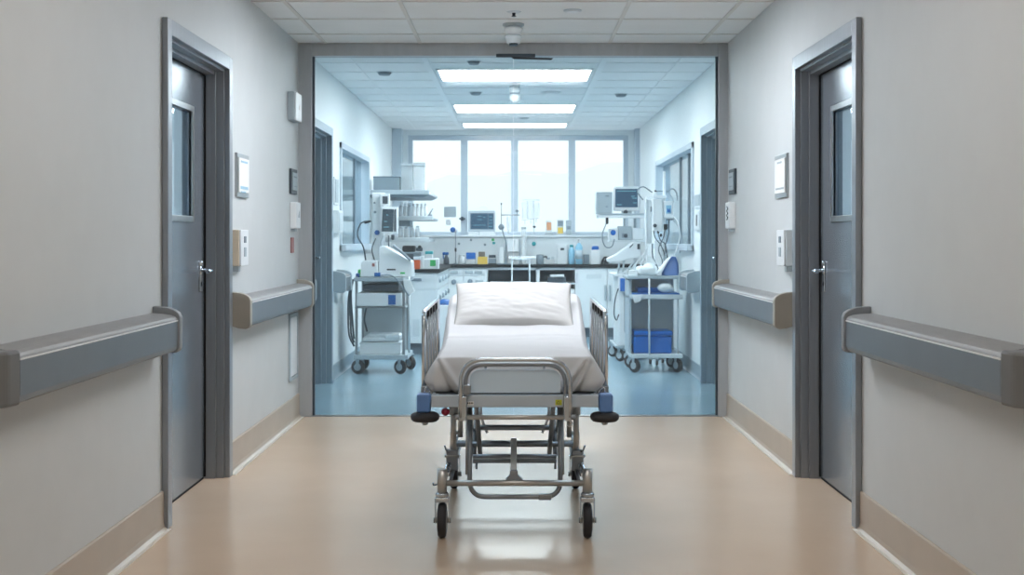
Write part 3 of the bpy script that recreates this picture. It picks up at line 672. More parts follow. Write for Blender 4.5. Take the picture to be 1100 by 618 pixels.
# pillow
def make_pillow():
    b = bmesh.new(); nx, ny = 70, 48; L, W = .322, .208; T = .062
    cy, cz, ang = 7.11, .887, math.radians(32)
    def P(i, j, s):
        u, v = -1 + 2*i/nx, -1 + 2*j/ny
        e = max(0, (1 - abs(u)**3.2)) ** .7 * max(0, (1 - abs(v)**2.8)) ** .65
        n = noise.noise(Vector((u*2.3, v*2.3, s*2.0)))
        t = T * e * (1 + .12*n)
        x = u * L * (1 - .035*(1-abs(v)**2)*abs(u)**6); y = v * W * (1 - .05*(1-abs(u)**2)*abs(v)**6)
        if s > 0:
            t += .005 * e * (math.exp(-((y+.10-.03*math.sin(u*3))/.018)**2) - .9*math.exp(-((y+.125-.02*math.sin(u*4+1))/.016)**2)) + .005*e*noise.noise(Vector((u*6+v*5, v*9, 1)))
        else: t *= .55
        p = Vector((x, y, s*t - .018*math.sin(max(0, 1-abs(u))*1.2)*(v < -.9)))
        p = Matrix.Rotation(ang, 3, 'X') @ p
        return p + Vector((-0.006, cy, cz))
    A = [[b.verts.new(P(i, j, 1)) for j in range(ny+1)] for i in range(nx+1)]
    B = [[A[i][j] if i in (0, nx) or j in (0, ny) else b.verts.new(P(i, j, -1)) for j in range(ny+1)] for i in range(nx+1)]
    for i in range(nx):
        for j in range(ny):
            f = b.faces.new((A[i][j], A[i+1][j], A[i+1][j+1], A[i][j+1])); f.smooth = True
            f = b.faces.new((B[i][j], B[i][j+1], B[i+1][j+1], B[i+1][j])); f.smooth = True
    bmesh.ops.recalc_face_normals(b, faces=b.faces)
    m_ = MB(); m_._merge(b); return m_
solo(make_pillow(), 'pillow', 'pillow', 'plump white pillow at the raised head of the bed', 'pillow')
# ------------------------------------------------------------------ treatment room furniture
WT = .915
YC = 16.40
def bx(name, m, parent, p0, p1, yt, yb, Y, d, bev=.004):
    """box whose front face spans image columns p0..p1 and rows yt..yb at depth Y"""
    return MB().box(X(p0, Y), X(p1, Y), Y, Y+d, Z(yb, Y), Z(yt, Y), bev).build(name, m, parent)
# back run of cabinets
def cabinet(p0, p1, Y, depth, label, zb=.12, body='cabinet', fronts=(), opening=None, grp='base cabinets'):
    xa, xb_ = X(p0, Y), X(p1, Y); ztop = WT-.035
    r = thing('base_cabinet', label, 'cabinet', ((xa+xb_)/2, Y, 0), grp)
    b = MB()
    if opening:
        t = .02
        b.box(xa, xa+t, Y, Y+depth, zb, ztop); b.box(xb_-t, xb_, Y, Y+depth, zb, ztop); b.box(xa, xb_, Y+depth-.02, Y+depth, zb, ztop)
        b.box(xa, xb_, Y, Y+depth, zb, zb+t); b.box(xa, xb_, Y, Y+depth, ztop-.03, ztop); b.build('carcass', body, r)
        MB().box(xa+t, xb_-t, Y+depth-.03, Y+depth-.021, zb+t, ztop-.03).build('back_lining', 'cabline', r)
        for zz in opening: MB().box(xa+t, xb_-t, Y+.02, Y+depth-.03, zz-.02, zz, .002).build('shelf', 'white2', r)
    else: b.box(xa, xb_, Y+.02, Y+depth, zb, ztop, .002).build('carcass', body, r)
    MB().box(xa, xb_, Y+.06, Y+depth, 0, zb).build('plinth', 'kick', r)
    for (kind, a, b_, t, u, h) in fronts:
        fr = MB().box(X(a, Y)+.004, X(b_, Y)-.004, Y, Y+.02, Z(u, Y)+.003, Z(t, Y)-.003, .003).build(kind, body, r)
        for (hk, hx, hy_) in h:
            cx_, cz_ = X(hx, Y), Z(hy_, Y); q = MB()
            if hk == 'knob': q.lathe((cx_, Y, cz_), [(.032, 0), (.032, -.012), (.022, -.022), (.018, -.03)], 'Y', 18)
            if hk == 'cup': q.box(cx_-.05, cx_+.05, Y-.02, Y, cz_-.018, cz_+.018, .006)
            if hk == 'bar': q.box(cx_-.012, cx_+.012, Y-.03, Y, cz_-.10, cz_+.10, .005)
            if hk == 'hbar': q.box(cx_-.075, cx_+.075, Y-.03, Y, cz_-.012, cz_+.012, .005)
            if hk == 'label': q.box(cx_-.095, cx_+.095, Y-.006, Y, cz_-.028, cz_+.028, .002)
            q.build({'label': 'label_holder'}.get(hk, 'handle'), {'label': 'white2', 'hbar': 'mgrey', 'bar': 'lgrey', 'knob': 'mgrey', 'cup': 'lgrey'}[hk], fr)
    return r
DEP = YD - YC - .005
cabinet(481, 497.5, YC, DEP, 'rear base cabinet with round handles beside the corner', fronts=[('drawer', 481, 497.5, 288, 297, [('cup', 488, 292.5)]), ('door', 481, 497.5, 297, 352, [('knob', 487.5, 303)])])
cabinet(497.5, 522, YC, DEP, 'rear base cabinet with a row of small grey handles', fronts=[('drawer', 497.5, 522, 288, 297, [('cup', 504, 292.5), ('cup', 514, 292.5)]), ('drawer', 497.5, 522, 297, 307, [('knob', 505, 302.5), ('cup', 515, 302.5)]), ('door', 497.5, 522, 307, 352, [])])
cabinet(522, 578, YC, DEP, 'wide open rear cabinet bay directly behind the bed', opening=[Z(305.5, YC), .40])
cabinet(578, 619.5, YC, DEP, 'open rear cabinet bay holding trays right of the bed', opening=[Z(304, YC), Z(316, YC), .35])
cabinet(619.5, 652.5, YC, DEP, 'white rear cabinet with label holder and bar handle', fronts=[('door', 619.5, 652.5, 288, 352, [('label', 638, 297), ('bar', 650, 315)])])
cabinet(652.5, 689, YC, DEP, 'white rear cabinet in the right corner behind the carts', fronts=[('door', 652.5, 689, 288, 352, [('bar', 655, 315)])])
r = thing('instrument_tray', 'silver handled tray in the open bay right of the bed', 'tray', (X(598, YC), YC+.1, Z(304, YC)))
bx('tray', 'dgrey', r, 588, 608, 298, 303.9, YC+.05, .3); bx('handle', 'white', r, 591, 606, 295, 297.5, YC+.02, .03)
r = thing('paper_stack', 'white paper stack on a lower shelf of the open bay', 'paper', (X(610, YC), YC+.1, Z(316, YC)))
bx('sheets', 'paper', r, 604, 617, 311, 315.9, YC+.05, .3)
r = thing('paper_stack', 'white folded stack on the shelf of the wide bay', 'paper', (X(540, YC), YC+.1, Z(305.4, YC)))
bx('sheets', 'white', r, 526, 570, 303, 305.4, YC+.05, .3)
# left run
YL = 14.0; xl0, xl1 = RL, -.83
def left_cab(y0, y1, label, end=False):
    r = thing('base_cabinet', label, 'cabinet', ((xl0+xl1)/2, y0, 0), 'base cabinets')
    MB().box(xl0+.004, xl1-.02, y0+.004, y1-.004, .12, WT-.035, .002).build('carcass', 'cabinet', r)
    MB().box(xl0+.004, xl1-.08, y0+.05, y1, 0, .12).build('plinth', 'kick', r)
    n = 2 if y1-y0 > .9 else 1; st_ = (y1-y0)/n
    for i in range(n):
        dr = MB().box(xl1-.02, xl1, y0+i*st_+.006, y0+(i+1)*st_-.006, .70, WT-.04, .003).build('drawer', 'cabinet', r)
        MB().lathe((xl1, y0+(i+.5)*st_, .79), [(.03, 0), (.03, .012), (.02, .025)], 'X', 16).build('handle', 'lgrey', dr)
        dr = MB().box(xl1-.02, xl1, y0+i*st_+.006, y0+(i+1)*st_-.006, .125, .69, .003).build('door', 'cabinet', r)
        MB().lathe((xl1, y0+(i+.5)*st_, .6), [(.03, 0), (.03, .012), (.02, .025)], 'X', 16).build('handle', 'mgrey', dr)
    if end:
        q = MB().box(X(443, y0), X(470, y0), y0-.006, y0+.004, .70, WT-.05, .002).build('end_panel', 'cabinet', r)
        MB().box(X(441, y0), X(453, y0), y0-.03, y0-.006, Z(302, y0), Z(299, y0), .004).build('handle', 'mgrey', q)
        MB().box(X(445, y0), X(450, y0), y0-.0, y0+.003, Z(358, y0), Z(344, y0)).build('blue_label', 'pblue', r)
        MB().box(X(443.5, y0), X(451, y0), y0-.008, y0+.003, Z(361.5, y0), Z(343, y0), .002).build('label_pocket', 'white2', r)
left_cab(YL, 15.2, 'left base cabinet at the near end beside the left cart', True)
left_cab(15.2, 16.38, 'left base cabinet at the far end by the corner')
struct(MB().prism([(RL, YL-.03), (xl1+.03, YL-.03), (xl1+.03, YC-.03), (RR, YC-.03), (RR, YD), (RL, YD)], WT-.035, WT, 'Z', bev=.004), 'worktop', 'worktop', 'continuous black L-shaped worktop along left and rear', 'worktop')
# ---- small goods on the rear worktop
def holder(name, px, Y, z, lab, cat, grp=None): return thing(name, lab, cat, (X(px, Y), Y, z), grp)
def bottle(name, px, Y, z, top_py, w_px, m, capm, lab, cat='bottle', neck=.35, capf=.14, grp=None, m2=None):
    r = holder(name, px, Y, z, lab, cat, grp); h = Z(top_py, Y) - z; rad = w_px/F*Y/2; c = (X(px, Y), Y, z)
    hb = h*(1-capf-.10)
    MB().lathe(c, [(rad*.9, 0), (rad, h*.04), (rad, hb-h*.06), (rad*.8, hb), (rad*neck, h*(1-capf))], seg=16).build('body', m, r)
    MB().lathe((c[0], c[1], z+h*(1-capf)), [(rad*neck*1.15, 0), (rad*neck*1.15, h*capf*.8), (rad*neck, h*capf)], seg=14).build('cap', capm, r)
    if m2: MB().lathe((c[0], c[1], z+h*.2), [(rad*1.02, 0), (rad*1.02, h*.35)], seg=16).build('label_band', m2, r)
    return r
YW = 16.75
r = holder('spray_bottle', 479.5, YW, WT, 'dark navy spray bottle on the rear worktop corner', 'bottle')
c = (X(479.5, YW), YW, WT)
MB().lathe(c, [(.035, 0), (.038, .02), (.036, .07), (.02, .10), (.014, .12)], seg=16).build('body', 'dgrey', r)
MB().box(c[0]-.05, c[0]+.03, YW-.015, YW+.015, WT+.12, WT+.155, .008).box(c[0]-.045, c[0]-.03, YW-.008, YW+.008, WT+.07, WT+.125, .003).build('trigger_head', 'blue2', r)
r = holder('gooseneck_lamp', 489, YW, WT, 'thin stand with a round blue head on the rear worktop', 'lamp'); c = (X(489.5, YW), YW)
MB().lathe((c[0], YW, WT), [(.028, 0), (.028, .012), (.01, .02)]).build('base', 'mgrey', r); MB().tube([(c[0], YW, WT+.01), (c[0], YW, Z(249, YW))], .006, 8).build('stem', 'mgrey', r)
MB().box(c[0]-.012, c[0]+.012, YW-.015, YW+.015, Z(270.5, YW), Z(266.5, YW), .004).build('clamp', 'black', r)
MB().lathe((X(486.5, YW), YW-.05, Z(247, YW)), [(.02, 0), (.034, .01), (.034, .03), (.02, .05)], 'Y').build('head', 'blue2', r)
MB().lathe((X(489, YW), YW-.02, Z(247, YW)), [(.02, 0), (.034, .01), (.034, .03), (.02, .05)], 'Y').build('head_rim', 'white', r)
bottle('beaker', 496.5, YW, WT, 273.5, 8, 'clear', 'white2', 'clear lidded beaker left of the blue box on the rear worktop', 'beaker', .8, .12)
def boxy(name, p0, p1, top, Y, z, d, m, lab, cat, lid=None, lidf=.3, lab_m=None, lab_r=None, grp=None):
    r = holder(name, (p0+p1)/2, Y, z, lab, cat, grp); zt_ = Z(top, Y); xa, xb_ = X(p0, Y), X(p1, Y); zl = zt_ - (zt_-z)*(lidf if lid else 0)
    MB().box(xa, xb_, Y, Y+d, z, zl, .005).build('body', m, r)
    if lid: MB().box(xa-.004, xb_+.004, Y-.004, Y+d+.004, zl, zt_, .004).build('lid', lid, r)
    if lab_m:
        a, b_, t, u = lab_r; MB().box(X(a, Y), X(b_, Y), Y-.0025, Y, Z(u, Y), Z(t, Y)).build('front_label', lab_m, r)
    return r
boxy('glove_box', 501, 510.5, 271.5, YW, WT, .10, 'clear', 'small box with blue lid on the rear worktop', 'box', 'blue', .55)
boxy('card_box', 513, 523.5, 276, YW, WT, .10, 'yellow', 'yellow box under a taupe carton on the rear worktop', 'box')
boxy('carton', 514, 521, 270.5, YW, Z(275.9, YW), .08, 'brown', 'small taupe carton on top of the yellow box', 'carton')
r = holder('scale_device', 528.5, YW, WT, 'small grey tabletop device right of the yellow box', 'device')
bx('body', 'mgrey', r, 524.5, 533, 278, 283, YW, .12); bx('display', 'dgrey', r, 525, 532.5, 274, 277.2, YW+.02, .05); bx('base', 'black', r, 524, 533.5, 283, 284, YW-.01, .14)
boxy('white_unit', 536, 541.5, 266, YW, WT, .12, 'white', 'tall white narrow unit beside the drip arm on the rear worktop', 'device')
# drip arm stand
r = holder('drip_stand', 539, YW, WT, 'metal stand with side arm and round clamp on the rear worktop', 'stand'); xp = X(538.5, YW-.1); Yp = YW-.1
MB().box(xp-.05, xp+.12, Yp-.06, Yp+.06, WT, WT+.015, .004).build('base', 'mgrey', r)
MB().tube([(xp, Yp, Z(243, Yp)), (xp, Yp, Z(220, Yp))], .005, 8).build('pole', 'alu', r)
MB().tube(spline([(xp, Yp, Z(243, Yp)), (X(541, Yp), Yp, Z(252, Yp)), (X(543.5, Yp), Yp, Z(262, Yp)), (X(543, Yp), Yp, WT+.01)], 6), .008, 8).build('hose', 'mgrey', r)
MB().ball((xp, Yp, Z(219, Yp)), .012).build('tip', 'dgrey', r)
MB().lathe((xp, Yp-.02, Z(244, Yp)), [(.02, 0), (.038, .008), (.038, .03), (.02, .04)], 'Y').build('round_clamp', 'mgrey', r)
MB().tube([(xp, Yp, Z(231, Yp)), (X(558.5, Yp), Yp, Z(231, Yp))], .007, 8).build('side_arm', 'alu', r)
MB().ball((X(555.5, Yp), Yp, Z(227, Yp)), .02).box(X(555, Yp), X(556, Yp), Yp-.005, Yp+.005, Z(231, Yp), Z(227, Yp)).build('arm_knob', 'mgrey', r)
MB().lathe((X(546, Yp), Yp, Z(251, Yp)), [(.006, 0), (.012, .03), (.02, .09), (.022, .20), (.012, .22)]).build('drip_chamber', 'clear', r)
boxy('storage_box', 545, 557.5, 257, YW+.0, Z(270.5, YW), .25, 'white', 'white box raised above the worktop behind the drip arm', 'box')
solo(MB().box(X(545.5, YW), X(557, YW), YW+.03, YW+.22, WT, Z(270.5, YW), .004), 'riser', 'clear', 'clear riser block carrying the white box on the worktop', 'riser')
bottle('measuring_cylinder', 562.5, YW, WT, 244, 5.5, 'clear', 'lgrey', 'tall clear cylinder standing on the rear worktop', 'cylinder', .9, .04)
r = holder('steel_canister', 580, YW, WT, 'grey metal canister with spout on the rear worktop', 'canister'); c = (X(580, YW), YW, WT)
MB().lathe(c, [(.045, 0), (.048, .01), (.048, .115), (.04, .125)]).build('body', 'mgrey', r); MB().tube(fillet([(c[0]+.04, YW, WT+.09), (c[0]+.085, YW, WT+.105), (c[0]+.085, YW, WT+.075)], .02), .010, 8).build('spout', 'dgrey', r)
r = holder('instrument_rack', 591, YW, WT, 'low clear rack with small instruments beside the grey canister', 'rack')
bx('tray', 'clear', r, 586, 596, 279, 283, YW, .12); bx('tool', 'mgrey', r, 587, 591, 277, 279, YW+.03, .03, .002); bx('tool', 'lgrey', r, 592, 595.5, 276, 279, YW+.03, .03, .002)
boxy('towel_dispenser', 599, 609.5, 263, YD-.14, WT, .135, 'white', 'white upright box with small dark window on the rear worktop', 'dispenser', None, 0, 'dgrey', (602, 606, 266.5, 269))
bottle('lotion_bottle', 614, YW, WT, 263, 7, 'pblue', 'teal', 'pale blue bottle with teal cap beside the pump bottle', 'bottle', .5, .12)
bottle('pump_bottle', 622, YW-.05, WT, 256, 8, 'pblue', 'white', 'taller pale blue pump bottle with white head', 'bottle', .35, .18, m2='clear')
boxy('grey_caddy', 627, 633, 273.5, YW, WT, .12, 'mgrey', 'small grey box between pump bottle and blue-capped box', 'box')
boxy('wipes_box', 634.5, 644.5, 268.5, YW-.05, WT, .12, 'white', 'white tub with a bright blue lid on the rear worktop', 'tub')
wp = bpy.data.objects[[o.name for o in bpy.data.objects if o.name.startswith('wipes_box')][-1]]
c = (X(639.5, YW), YW+.01, Z(268.5, YW-.05)); MB().lathe(c, [(.048, 0), (.046, .03), (.034, .048)]).build('lid', 'blue', wp); MB().box(c[0]-.042, c[0]+.042, YW-.03, YW+.05, c[2]+.05, c[2]+.066, .006).build('cap', 'white', wp)
r = holder('bandage_roll', 650, YW, WT, 'dark bundled cables on the right end of the rear worktop', 'cables')
q = MB()
for i in range(5): q.tube(spline([(X(646+i*1.6, YW), YW-.05, WT+.01), (X(647+i*1.5, YW), YW-.02, WT+.05+.02*(i % 2)), (X(650+i*1.2, YW), YW+.03, WT+.09), (X(654, YW), YW+.05, WT+.02)], 5), .009, 6)
q.build('cable_bundle', 'black', r)
solo(MB().lathe((X(573.5, YD), YD, Z(262, YD)), [(.028, 0), (.028, -.012), (.02, -.018)], 'Y'), 'wall_button', 'teal', 'round teal button on the splashback', 'button')
r = thing('wall_outlet', 'two small green fittings on the splashback under the monitor', 'outlet', (X(529.5, YD), YD, Z(262.5, YD)))
bx('fitting', 'green', r, 528, 531, 256.5, 259, YD-.012, .012, .002); bx('fitting', 'teal', r, 529, 532, 260, 262.5, YD-.012, .012, .002)
for i, (px, py) in enumerate([(506, 258), (521, 263), (493, 262)]):
    solo(MB().lathe((X(px, YD), YD, Z(py, YD)), [(.016, 0), (.016, -.01)], 'Y'), 'gas_outlet', 'mgrey', ['small grey outlet on the splashback left of the monitor', 'small grey outlet on the splashback below the monitor', 'small grey outlet on the splashback nearest the blue-headed stand'][i], 'outlet', 'splashback outlets')
# ---- goods on the window ledge
LZ = 1.29; YE = 17.14
r = thing('patient_monitor', 'grey-blue monitor with lit screen on the window ledge', 'monitor', (X(517.5, YE), YE, LZ))
Ys = YE
b = MB().box(X(503, Ys), X(532, Ys), Ys, Ys+.13, Z(249, Ys), Z(226.5, Ys), .010).build('housing', 'winframe', r)
MB().box(X(505.2, Ys), X(530.5, Ys), Ys-.004, Ys, Z(246.5, Ys), Z(229, Ys), .002).build('bezel', 'mgrey', b)
MB().box(X(506, Ys), X(524, Ys), Ys-.007, Ys-.003, Z(246, Ys), Z(229.6, Ys)).box(X(524.6, Ys), X(530, Ys), Ys-.007, Ys-.003, Z(246, Ys), Z(229.6, Ys)).build('screen', 'screen', b)
q = MB()
for (a, b_, t) in ((513, 517.5, 232.5), (519, 521.5, 233.5), (512.5, 518.5, 236), (525.2, 529, 233), (525.2, 529, 236.5), (525.2, 529, 240), (525.2, 529, 243.5), (508, 522, 242)): q.box(X(a, Ys), X(b_, Ys), Ys-.009, Ys-.007, Z(t+.25, Ys), Z(t-.2, Ys))
q.build('screen_trace', 'trace', b)
MB().box(X(503, Ys), X(514, Ys), Ys-.03, Ys+.1, LZ, Z(249.3, Ys), .004).box(X(515, Ys), X(532, Ys), Ys-.02, Ys+.1, LZ, Z(248.8, Ys), .004).build('foot', 'white', r)
MB().tube(spline([(X(512, Ys), Ys+.06, Z(226.5, Ys)), (X(516, Ys), Ys+.06, Z(222.5, Ys)), (X(521, Ys), Ys+.06, Z(222.5, Ys)), (X(524, Ys), Ys+.06, Z(226.5, Ys))], 5), .006, 8).build('carry_handle', 'white', r)
r = thing('wall_clip', 'small dark clip on the window frame left of the monitor', 'clip', (X(496.5, YB-.02), YB, Z(237, YB)))
q = MB(); q.box(X(493, YB), X(500, YB), YB-.03, YB+.018, Z(236, YB), Z(234.3, YB), .003); q.box(X(495, YB), X(498, YB), YB-.04, YB+.018, Z(237, YB), Z(233, YB), .003); q.build('clip', 'dgrey', r)
boxy('paper_notice', 477, 490, 222, YB+.045, Z(233.5, YB+.045), .0155, 'lgrey', 'pale grey notice card in the leftmost window pane', 'notice')
boxy('paper_notice', 479, 484, 236, YB+.045, Z(242, YB+.045), .0155, 'white2', 'small pale card below the grey notice in the leftmost pane', 'notice')
# the card notices hang on the window by a thin cord
r = thing('drip_bags', 'cluster of large clear fluid bags hanging before the third window pane', 'fluid bag', (X(570, 17.3), 17.3, Z(252, 17.3)))
MB().tube([(X(573.5, 17.3), 17.3, LZ), (X(573.5, 17.3), 17.3, Z(214, 17.3))], .006, 8).tube([(X(561, 17.3), 17.3, Z(215, 17.3)), (X(580, 17.3), 17.3, Z(215, 17.3))], .005, 8).build('hanger', 'white2', r)
for (a, b_, t, u) in ((560.5, 567, 216, 237), (566, 574, 215.5, 236), (572.5, 579.5, 217, 235)):
    q = MB(); xa, xb_ = X(a, 17.27), X(b_, 17.27)
    q.box(xa, xb_, 17.25, 17.29, Z(u, 17.27), Z(t, 17.27), .018, 3).tube([((xa+xb_)/2, 17.27, Z(u, 17.27)), ((xa+xb_)/2, 17.27, Z(u+4, 17.27))], .006, 8); q.build('bag', 'clear', r)
MB().lathe((X(574, 17.26), 17.26, Z(245, 17.26)), [(.014, 0), (.02, .012), (.014, .03)]).build('valve', 'dgrey', r)
boxy('carton', 586.5, 593, 237, YE, LZ+.024, .06, 'white2', 'small carton with a peach label on the window ledge', 'carton', None, 0, 'peach', (587.2, 592.3, 239, 247.5))
solo(MB().box(X(585.5, YE), X(594.5, YE), YE-.02, YE+.09, LZ, LZ+.023, .004), 'stand_plate', 'lgrey', 'flat grey plate under the peach-labelled carton on the ledge', 'plate')
boxy('carton', 598.5, 605.5, 236, YE, LZ, .07, 'white2', 'carton with blue-grey and yellow label on the window ledge', 'carton', None, 0, 'yellow', (599.2, 604.8, 244.5, 251))
MB().box(X(599.2, YE), X(604.8, YE), YE-.003, YE, Z(243, YE), Z(237.5, YE)).build('front_label', 'mgrey', bpy.data.objects[[o.name for o in bpy.data.objects if o.name.startswith('carton')][-1]])
boxy('carton', 608, 614, 236.5, YE, LZ, .07, 'lgrey', 'pale carton with dark printed mark right of the yellow-labelled carton', 'carton', None, 0, 'mgrey', (609, 613, 243, 246.5))
# ---- white tubular stand behind the bed
r = thing('tubular_stand', 'white tubular frame stand between the bed head and the rear worktop', 'stand', (X(560, 15.2), 15.2, 0)); Yt = 15.2
q = MB(); xa, xb_ = X(550, Yt), X(569, Yt); zt_ = Z(278.5, Yt)
for y in (Yt, Yt+.35): q.tube(fillet([(xa, y, 0.03), (xa, y, zt_), (xb_, y, zt_), (xb_, y, 0.03)], .02), .009, 10)
for x in (xa, xb_): q.tube([(x, Yt, zt_), (x, Yt+.35, zt_)], .009, 10)
for x in (xa, xb_): q.tube([(x, Yt-.05, .018), (x, Yt+.4, .018)], .018, 10)
q.build('frame', 'white', r)
MB().box(X(546, Yt), X(575, Yt), Yt-.02, Yt+.37, zt_+.010, zt_+.026, .004).build('top_plate', 'clear', r)
# ---- wall shelves above the left run with glassware
for i, (py, ys0, x1, lab) in enumerate([(206, 14.4, 461, 'upper wall shelf on the left with plastic boxes'), (234, 14.9, 465, 'middle wall shelf on the left with clear bottles'), (257, 14.9, 461, 'lower wall shelf on the left with clear jars')]):
    r = thing('wall_shelf', lab, 'shelf', (RL, ys0, Z(py, ys0)), 'wall shelves'); xe = X(x1, ys0); z = Z(py, ys0)
    MB().box(RL, xe, ys0, ys0+(1.5 if i == 0 else 1.0), z-.03, z, .004).build('shelf_board', 'lgrey', r)
    MB().box(RL, xe, ys0-.008, ys0, z-.032, z+.02, .003).build('front_lip', 'white2', r)
    if i == 0: MB().prism([(RL, z-.031), (xe, z-.031), (xe-.06, z-.06), (RL, z-.06)], ys0+.05, ys0+1.4).build('under_panel', 'mgrey', r)
zs = Z(206, 14.4)
boxy('steel_tray', 401, 429, 189.5, 14.42, zs, .3, 'lgrey', 'grey open bin on the upper wall shelf, left end', 'bin', 'mgrey', .08)
boxy('storage_bin', 431, 443, 176, 14.45, zs, .25, 'clear', 'tall clear bin on the upper wall shelf', 'bin', 'white', .06)
boxy('storage_bin', 444.5, 457, 174.5, 14.45, zs, .25, 'clear', 'tall clear bin on the upper shelf right of its twin', 'bin', 'white', .12)
boxy('storage_bin', 433, 455, 190, 14.75, zs, .2, 'white', 'low white box behind the two tall clear bins', 'bin')
zs2 = Z(234, 14.9); zs3 = Z(257, 14.9)
def jar_row(z, y, pxs, h, w_, lab, grp, m='clear'):
    first = None
    for i, px in enumerate(pxs):
        if first is None:
            first = thing('glass_jar', lab, 'jar', (X(px, y), y, z), grp); c = (X(px, y), y, z)
            MB().lathe(c, [(w_*.92, 0), (w_, .01), (w_, h*.78), (w_*.6, h*.86)], seg=14).build('jar_body', m, first)
            MB().lathe((c[0], c[1], z+h*.86), [(w_*.7, 0), (w_*.7, h*.12), (w_*.6, h*.14)], seg=14).build('jar_lid', 'white2', first)
        else: dup(first, (X(px, y), y, z))
jar_row(zs2, 15.02, [430.5, 435, 439.5, 444, 448.5, 453, 457.5], .165, .021, 'clear lidded bottle in the row on the middle wall shelf', 'bottles on the middle wall shelf')
jar_row(zs3, 15.02, [430.5, 436.5, 442.5, 448.5], .15, .027, 'clear jar in the row on the lower wall shelf', 'jars on the lower wall shelf')
solo(MB().tube([(X(461, 15.0), 15.0, Z(231, 15)), (X(465, 15.0), 15.0, Z(224, 15))], .008, 8).box(X(460, 15), X(464.5, 15), 14.93, 15.0, Z(233.8, 15), Z(230.5, 15), .004), 'pen_holder', 'mgrey', 'small holder with a slanted dark pen on the middle wall shelf', 'holder')
solo(MB().lathe((X(432.5, 14.7), 14.7, Z(213, 14.7)), [(.0, 0), (.05, .002), (.05, .012), (.02, .035)]), 'under_shelf_light', 'mgrey', 'round grey light under the upper wall shelf', 'light')
solo(MB().box(X(429, 15), X(441, 15), 14.95, 15.3, Z(243, 15), Z(236.2, 15), .004), 'under_shelf_unit', 'mgrey', 'dark grey unit fixed under the middle wall shelf', 'unit')
# items on left worktop
YLf = 14.1
boxy('sharps_box', 444.5, 451, 276, YLf, WT, .12, 'orange', 'orange sharps container at the near end of the left worktop', 'sharps container', 'white2', .25)
r = boxy('tissue_box', 455, 471, 278, YLf+.05, WT, .18, 'white', 'white box with a green square at the left worktop end', 'box', None, 0, 'green', (462, 468, 279.5, 286))
boxy('teal_case', 457, 464.5, 270.0, 14.6, WT+.0, .12, 'white', 'white case with teal lid behind the green-square box', 'case', 'teal', .18)
boxy('white_carton', 451.5, 455, 275, YLf+.02, WT, .12, 'white', 'slim white carton between orange container and green-square box', 'carton')
r = thing('lab_device', 'dark grey bench instrument under the lower wall shelf', 'instrument', (X(441, 14.9), 14.9, WT))
Yq = 14.8
bx('body', 'mgrey', r, 430, 453, 271, 286.5, Yq, .35, .01); bx('head', 'black', r, 432, 446, 264, 271, Yq+.02, .2, .02); bx('arm', 'dgrey', r, 447, 454, 266, 270, Yq+.02, .06, .01); bx('display', 'dgrey', r, 434, 444, 273, 279, Yq-.004, .006, .001)
MB().lathe((X(451, Yq), Yq, Z(265.5, Yq)), [(.02, 0), (.02, -.03)], 'Y').build('knob', 'black', r)
boxy('waste_bin', 469.5, 488, 328, 13.2, 0, .3, 'white', 'white bin with domed blue lid on the floor behind the bed', 'bin')
bn = bpy.data.objects[[o.name for o in bpy.data.objects if o.name.startswith('waste_bin')][-1]]
MB().lathe((X(478, 13.3), 13.32, Z(328, 13.2)), [(.085, 0), (.082, .02), (.06, .045), (.02, .058)]).build('lid', 'blue2', bn)
# ------------------------------------------------------------------ carts
def small_castor(parent, x, y, d_=.13, h=.16):
    ang = Matrix.Rotation(.5 + .9*((x*7+y*3) % 1), 3, 'Z')
    def spin(m_): bmesh.ops.rotate(m_.bm, cent=(x, y, 0), matrix=ang, verts=m_.bm.verts); return m_
    q = MB().lathe((x, y, h-.015), [(.022, 0), (.024, .004), (.024, .014)], seg=14); 
    for k_ in (-1, 1): q.prism([(y-.02, h-.012), (y+.02, h-.012), (y+.012, d_/2-.008), (y-.004, d_/2-.008)], x+k_*.023, x+k_*.026, 'X')
    q.box(x-.026, x+.026, y-.026, y+.026, h-.02, h-.01); c = spin(q).build('castor_fork', 'lgrey', parent)
    spin(MB().lathe((x, y+.004, d_/2), [(.03, -.018), (d_/2-.006, -.018), (d_/2, -.008), (d_/2, .008), (d_/2-.006, .018), (.03, .018)], 'X', 24)).build('castor_wheel', 'rubber', c)
    spin(MB().lathe((x, y+.004, d_/2), [(.034, -.021), (.034, .021)], 'X', 18)).build('wheel_hub', 'lgrey', c)
# left cart
Y0, Y1 = 11.95, 12.5; xa, xb_ = X(381, Y0), X(437, Y0)
r = thing('medical_cart', 'grey wheeled cart with shelves and drawer at the left wall', 'cart', ((xa+xb_)/2, (Y0+Y1)/2, 0))
for (x, y) in ((xa+.015, Y0+.02), (xb_-.03, Y0+.02), (xa+.015, Y1-.02), (xb_-.03, Y1-.02)): MB().box(x-.012, x+.012, y-.012, y+.012, .15, .90, .003).build('post', 'alu', r)
MB().box(xa-.01, xb_+.01, Y0-.01, Y1+.01, Z(386.5, Y0), Z(381.5, Y0), .006).build('bottom_shelf', 'lgrey', r)
MB().box(xa, xb_-.01, Y0, Y1, Z(331.5, Y0), Z(329.5, Y0), .003).build('middle_shelf', 'alu', r)
MB().box(xa-.01, xb_+.02, Y0-.01, Y1+.01, Z(302.5, Y0), Z(298.5, Y0), .005).build('top_shelf', 'lgrey', r)
dz = MB().box(X(383, Y0), X(431, Y0), Y0+.004, Y1-.03, Z(329, Y0), Z(315, Y0), .006).build('drawer', 'white', r)
MB().box(X(417, Y0), X(425, Y0), Y0-.002, Y0+.004, Z(327.5, Y0), Z(317, Y0), .001).build('blue_label', 'blue2', dz)
